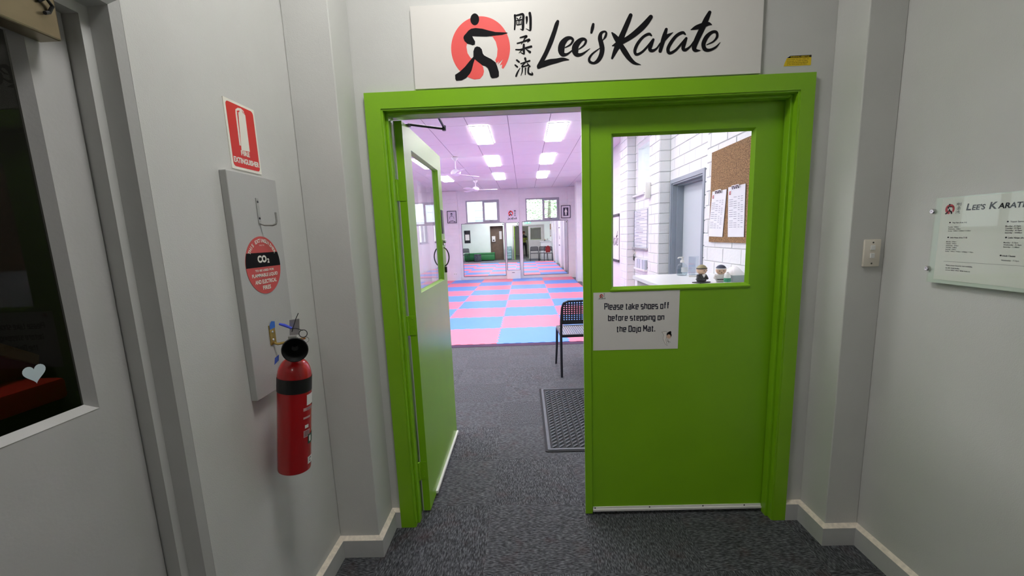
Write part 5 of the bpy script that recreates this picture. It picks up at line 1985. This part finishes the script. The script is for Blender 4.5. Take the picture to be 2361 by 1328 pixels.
o = rb.build('raised_ribs', RUB, dm)
o['kind'] = 'stuff'

# ------------------------------------------------------------------ near end of the hall, seen in the mirrors
nbd = thing('notice_board', 'black notice board with one white sheet on the hall side of the front wall', 'notice board', (-3.58, YN + .012, 1.12))
P = PYp(YN + .012)
MB().rect(P, 3.38, 3.76, 1.12, 1.91, 0, .015).build('board', M('black_felt', '#222228', .8), nbd)
MB().rect(P, 3.44, 3.70, 1.30, 1.66, .015, .016).build('paper_sheet', PAPER, nbd)
gb = thing('green_bench', 'long low green upholstered bench against the hall front wall', 'bench', (-2.75, 2.7, 0))
GBM = M('green_vinyl', '#2f7d45', .4, var=.05)
MB().box(-3.72, -1.85, 2.30, 2.95, .05, .40, .02).build('bench_box', GBM, gb, True)
MB().box(-3.73, -1.84, 2.29, 2.96, .40, .50, .03).build('seat_cushion', GBM, gb, True)
MB().box(-3.66, -1.91, 2.34, 2.90, 0, .05).build('plinth', BLACK, gb)
ot = thing('round_ottoman', 'round dark patterned ottoman in front of the green bench', 'ottoman', (-2.85, 3.35, 0))
MB().lathe([(0, 0), (.21, 0), (.22, .02), (.22, .42), (.20, .45), (0, .455)], (-2.85, 3.35, 0), (0, 0, 1), 32).build('ottoman_body', speckle_mat('mottled_grey_fabric', '#5c6470', '#2c3038', 40), ot, True)
MB().lathe([(.222, .405), (.225, .412), (.222, .419)], (-2.85, 3.35, 0), (0, 0, 1), 32).build('piping', BLACK, ot, True)
crt = thing('drawer_cart', 'pale teal plastic drawer cart beside the doorway in the hall', 'drawer cart', (-1.0, 2.45, 0))
TEAL = M('teal_translucent_plastic', '#9fc4c4', .3, var=.04)
TEALD = M('teal_frame_plastic', '#6c9c9f', .4)
MB().box(-1.20, -.79, 2.26, 2.62, .06, .085).box(-1.20, -.79, 2.26, 2.62, .80, .83).build('shelf_frame', TEALD, crt)
for x in (-1.19, -.81):
    for y in (2.27, 2.60):
        MB().box(x - .01, x + .01, y - .01, y + .01, .02, .82).build('post', TEALD, crt)
for k_ in range(4):
    d_ = MB().box(-1.175, -.825, 2.28, 2.625, .10 + k_ * .175, .25 + k_ * .175, .008).build('drawer', TEAL, crt)
    MB().box(-1.05, -.95, 2.623, 2.64, .19 + k_ * .175, .205 + k_ * .175).build('handle', TEALD, d_)
ext = thing('exit_sign', 'green illuminated exit sign above the doorway on the hall side', 'exit sign', (.25, YN + .012, 2.2))
MB().box(.08, .46, YN + .012, YN + .05, 2.19, 2.36, .004).build('sign_box', WHITEPL, ext)
EXG = M('lit_exit_green', '#3fd6a8', .5, emit=1.2)
P = PYp(YN + .05)
MB().rect(P, -.445, -.095, 2.205, 2.345, 0, .002).build('lit_face', EXG, ext)
MB().text('EXIT', P, .0025, box=(-.40, -.24, 2.235, 2.315), bold=.03).prism([(-.20, 2.225), (-.185, 2.225), (-.165, 2.265), (-.145, 2.225), (-.13, 2.225), (-.15, 2.28), (-.135, 2.29), (-.165, 2.31), (-.19, 2.285)], P, .002, .0025).build('exit_lettering', M('lit_white', '#ffffff', .5, emit=1.6), ext)
# washroom doorway
wfr = thing('trim_3', 'pale frame of the dark washroom doorway in the hall front wall', 'door frame', ((DX0 + DX1) / 2, YN + .012, 0), kind='structure')
PWH = M('pale_mint_frame', '#dfe8e2', .4)
MB().box(DX0 - .07, DX0, YN - .1, YN + .03, 0, DZ + .07).build('jamb', PWH, wfr)
MB().box(DX1, DX1 + .07, YN - .1, YN + .03, 0, DZ + .07).build('jamb', PWH, wfr)
MB().box(DX0, DX1, YN - .1, YN + .03, DZ, DZ + .07).build('head', PWH, wfr)
struct(MB().box(DX0 - .02, DX1 + .02, 1.861, 1.868, 0, DZ + .05).rebase('wall_washroom', M('brown_washroom_tile', '#6b5a4a', .5, var=.15, scale=5), (-1.7, 1.861, 0)), 'brown wall inside the washroom doorway', 'wall')
td = thing('towel_dispenser', 'white paper towel dispenser inside the washroom doorway', 'dispenser', (-1.93, 1.868, 1.15))
MB().box(-2.04, -1.82, 1.868, 1.96, 1.15, 1.5, .01).build('dispenser_body', WHITEPL, td)
MB().box(-1.98, -1.88, 1.96, 1.964, 1.2, 1.28).build('viewing_slot', DARKSTEEL, td)
wm = thing('white_notice', 'white sheet on the brown washroom wall', 'notice', (-1.48, 1.868, 1.3))
MB().box(-1.56, -1.40, 1.868, 1.870, 1.3, 1.8).build('paper_sheet', PAPER, wm)

# ------------------------------------------------------------------ side room behind the grey glazed door and the washroom doorway
lc = thing('lounge_chair', 'red seated lounge chair dim behind the dark glass of the left door', 'chair', (-2.2, 1.3, 0))
MB().box(-2.45, -2.0, .75, 1.74, .86, .955, .02).build('seat_cushion', M('red_vinyl', '#c0231c', .6, var=.08), lc, True)
MB().box(-2.43, -2.02, .78, 1.72, .06, .86, .01).build('base', M('black_fabric', '#161514', .9), lc, True)
MB().prism([(.9, .96), (1.80, .96), (1.78, 1.0), (1.52, 1.16), (.9, 1.48)], PXp(-2.3), 0, .12).build('sloped_arm', M('maroon_fabric', '#6b1a26', .85, var=.1), lc)
MB().prism([(.9, 1.48), (1.52, 1.16), (1.78, 1.0), (1.79, 1.04), (1.54, 1.21), (.9, 1.545)], PXp(-2.32), 0, .16).build('arm_trim', M('beige_throw', '#a39a72', .9, var=.15), lc)
SRL = bpy.data.materials.new('side_room_fill_lamp')
SRL.use_nodes = True
nb = SRL.node_tree.nodes['Principled BSDF']
nb.inputs['Emission Color'].default_value = (1.0, .93, .80, 1)
nb.inputs['Emission Strength'].default_value = 30.0
led_panel('ceiling_light', 'added fill lamp panel in the side room behind the left door', 'ceiling light', -2.3, .6, 2.8, .3, .6, SRL)  # lamp added so the red seat shows through the dark glass

# ------------------------------------------------------------------ photographer, standing behind the camera and seen in the end mirror
ps = thing('person', 'person in dark trousers and yellow-green top holding up a phone', 'person', (0, -.42, 0))


def skin_body():
    V = {'pelvis': (0, -.42, .95, .13), 'waist': (0, -.42, 1.08, .125), 'chest': (0, -.41, 1.30, .145), 'neckb': (0, -.41, 1.47, .065), 'neck': (0, -.40, 1.53, .055), 'headc': (0, -.385, 1.63, .085), 'crown': (0, -.39, 1.72, .07)}
    E_ = [('pelvis', 'waist'), ('waist', 'chest'), ('chest', 'neckb'), ('neckb', 'neck'), ('neck', 'headc'), ('headc', 'crown')]
    for s, n_ in ((-1, 'l'), (1, 'r')):
        V.update({'hip' + n_: (s * .10, -.42, .90, .10), 'knee' + n_: (s * .12, -.39, .50, .062), 'ank' + n_: (s * .125, -.43, .09, .042), 'toe' + n_: (s * .14, -.30, .035, .038),
                  'sh' + n_: (s * .175, -.41, 1.42, .065), 'elb' + n_: (s * .20, -.32, 1.16, .046), 'wr' + n_: (s * .075, -.13, 1.40, .030), 'palm' + n_: (s * .058, -.10, 1.45, .030)})
        E_ += [('pelvis', 'hip' + n_), ('hip' + n_, 'knee' + n_), ('knee' + n_, 'ank' + n_), ('ank' + n_, 'toe' + n_), ('chest', 'sh' + n_), ('sh' + n_, 'elb' + n_), ('elb' + n_, 'wr' + n_), ('wr' + n_, 'palm' + n_)]
        for k_, (dz, ln) in enumerate(((.035, .040), (.015, .046), (-.004, .042), (-.022, .034))):
            a, b_ = 'f%d%s' % (k_, n_), 'g%d%s' % (k_, n_)
            V[a] = (s * .046, -.078, 1.462 + dz, .0095)
            V[b_] = (s * .026, -.068, 1.466 + dz, .008)
            E_ += [('palm' + n_, a), (a, b_)]
        V['t' + n_] = (s * .050, -.118, 1.475, .010)
        V['u' + n_] = (s * .030, -.112, 1.49, .009)
        E_ += [('palm' + n_, 't' + n_), ('t' + n_, 'u' + n_)]
    keys = list(V)
    me = bpy.data.meshes.new('body')
    me.from_pydata([V[k_][:3] for k_ in keys], [(keys.index(a), keys.index(b_)) for a, b_ in E_], [])
    o = bpy.data.objects.new('body', me)
    COL.objects.link(o)
    md = o.modifiers.new('skin', 'SKIN')
    md.use_smooth_shade = True
    for i, k_ in enumerate(keys):
        sv = me.skin_vertices[0].data[i]
        sv.radius = (V[k_][3], V[k_][3] * (.78 if k_ in ('waist', 'chest', 'pelvis') else 1))
        sv.use_root = k_ == 'pelvis'
    o.modifiers.new('sub', 'SUBSURF').levels = 1
    o.modifiers['sub'].render_levels = 2
    # clothing colours by height, all one continuous surface
    mt = bpy.data.materials.new('person_clothing_and_skin')
    mt.use_nodes = True
    nt = mt.node_tree
    b = nt.nodes['Principled BSDF']
    b.inputs['Roughness'].default_value = .8
    tc = nt.nodes.new('ShaderNodeTexCoord')
    sp = nt.nodes.new('ShaderNodeSeparateXYZ')
    nt.links.new(tc.outputs['Object'], sp.inputs[0])
    rp = nt.nodes.new('ShaderNodeValToRGB')
    dv = nt.nodes.new('ShaderNodeMath')
    dv.operation = 'DIVIDE'
    dv.inputs[1].default_value = 2.0
    nt.links.new(sp.outputs['Z'], dv.inputs[0])
    nt.links.new(dv.outputs[0], rp.inputs[0])
    cr = rp.color_ramp
    cr.interpolation = 'CONSTANT'
    cr.elements[0].color = lin('#191a1e') + (1,)
    cr.elements[1].position = .50
    cr.elements[1].color = lin('#9aa04a') + (1,)
    for p_, c_ in ((.66, '#26272b'), (.752, '#c79a80')):
        k_ = cr.elements.new(p_)
        k_.color = lin(c_) + (1,)
    nt.links.new(rp.outputs[0], b.inputs['Base Color'])
    me.materials.append(mt)
    o.parent = ps
    o.location = (0, .42, 0)
    return o


skin_body()
RH = M('auburn_hair', '#5a2a24', .7, var=.2, scale=30)
MB().lathe([(max(.098 * math.cos(t_), 0), .115 * math.sin(t_)) for t_ in [math.radians(-5) + math.radians(95) * i / 10 for i in range(11)]], (0, -.405, 1.665), (0, 0, 1), 24).build('hair', RH, ps, True)
MB().lathe([(0, .02), (.011, .012), (.013, 0), (.008, -.012)], (0, -.292, 1.62), (0, 1, -.15), 10).build('nose', M('skin_tone', '#c79a80', .6), ps, True)
for s in (-1, 1):
    MB().lathe([(0, .006), (.009, .003), (.011, 0)], (s * .032, -.308, 1.645), (s * .2, 1, 0), 10).build('eye', BLACK, ps, True)
    MB().lathe([(0, .012), (.012, .008), (.016, 0)], (s * .085, -.39, 1.625), (s, 0, 0), 10).build('ear', M('skin_tone', '#c79a80'), ps, True)
MB().box(-.028, .028, -.306, -.300, 1.585, 1.592).build('mouth', M('lip_tone', '#9a5b50', .6), ps)
ph = thing('phone', 'black phone held up by the person facing the mirror', 'phone', (0, -.054, 1.40))
MB().box(-.038, .038, -.058, -.050, 1.40, 1.56, .003).build('phone_body', BLACK, ph, True)
MB().box(-.033, .033, -.0595, -.0580, 1.41, 1.55).build('phone_screen', M('phone_screen_glass', '#2c3138', .1), ph)
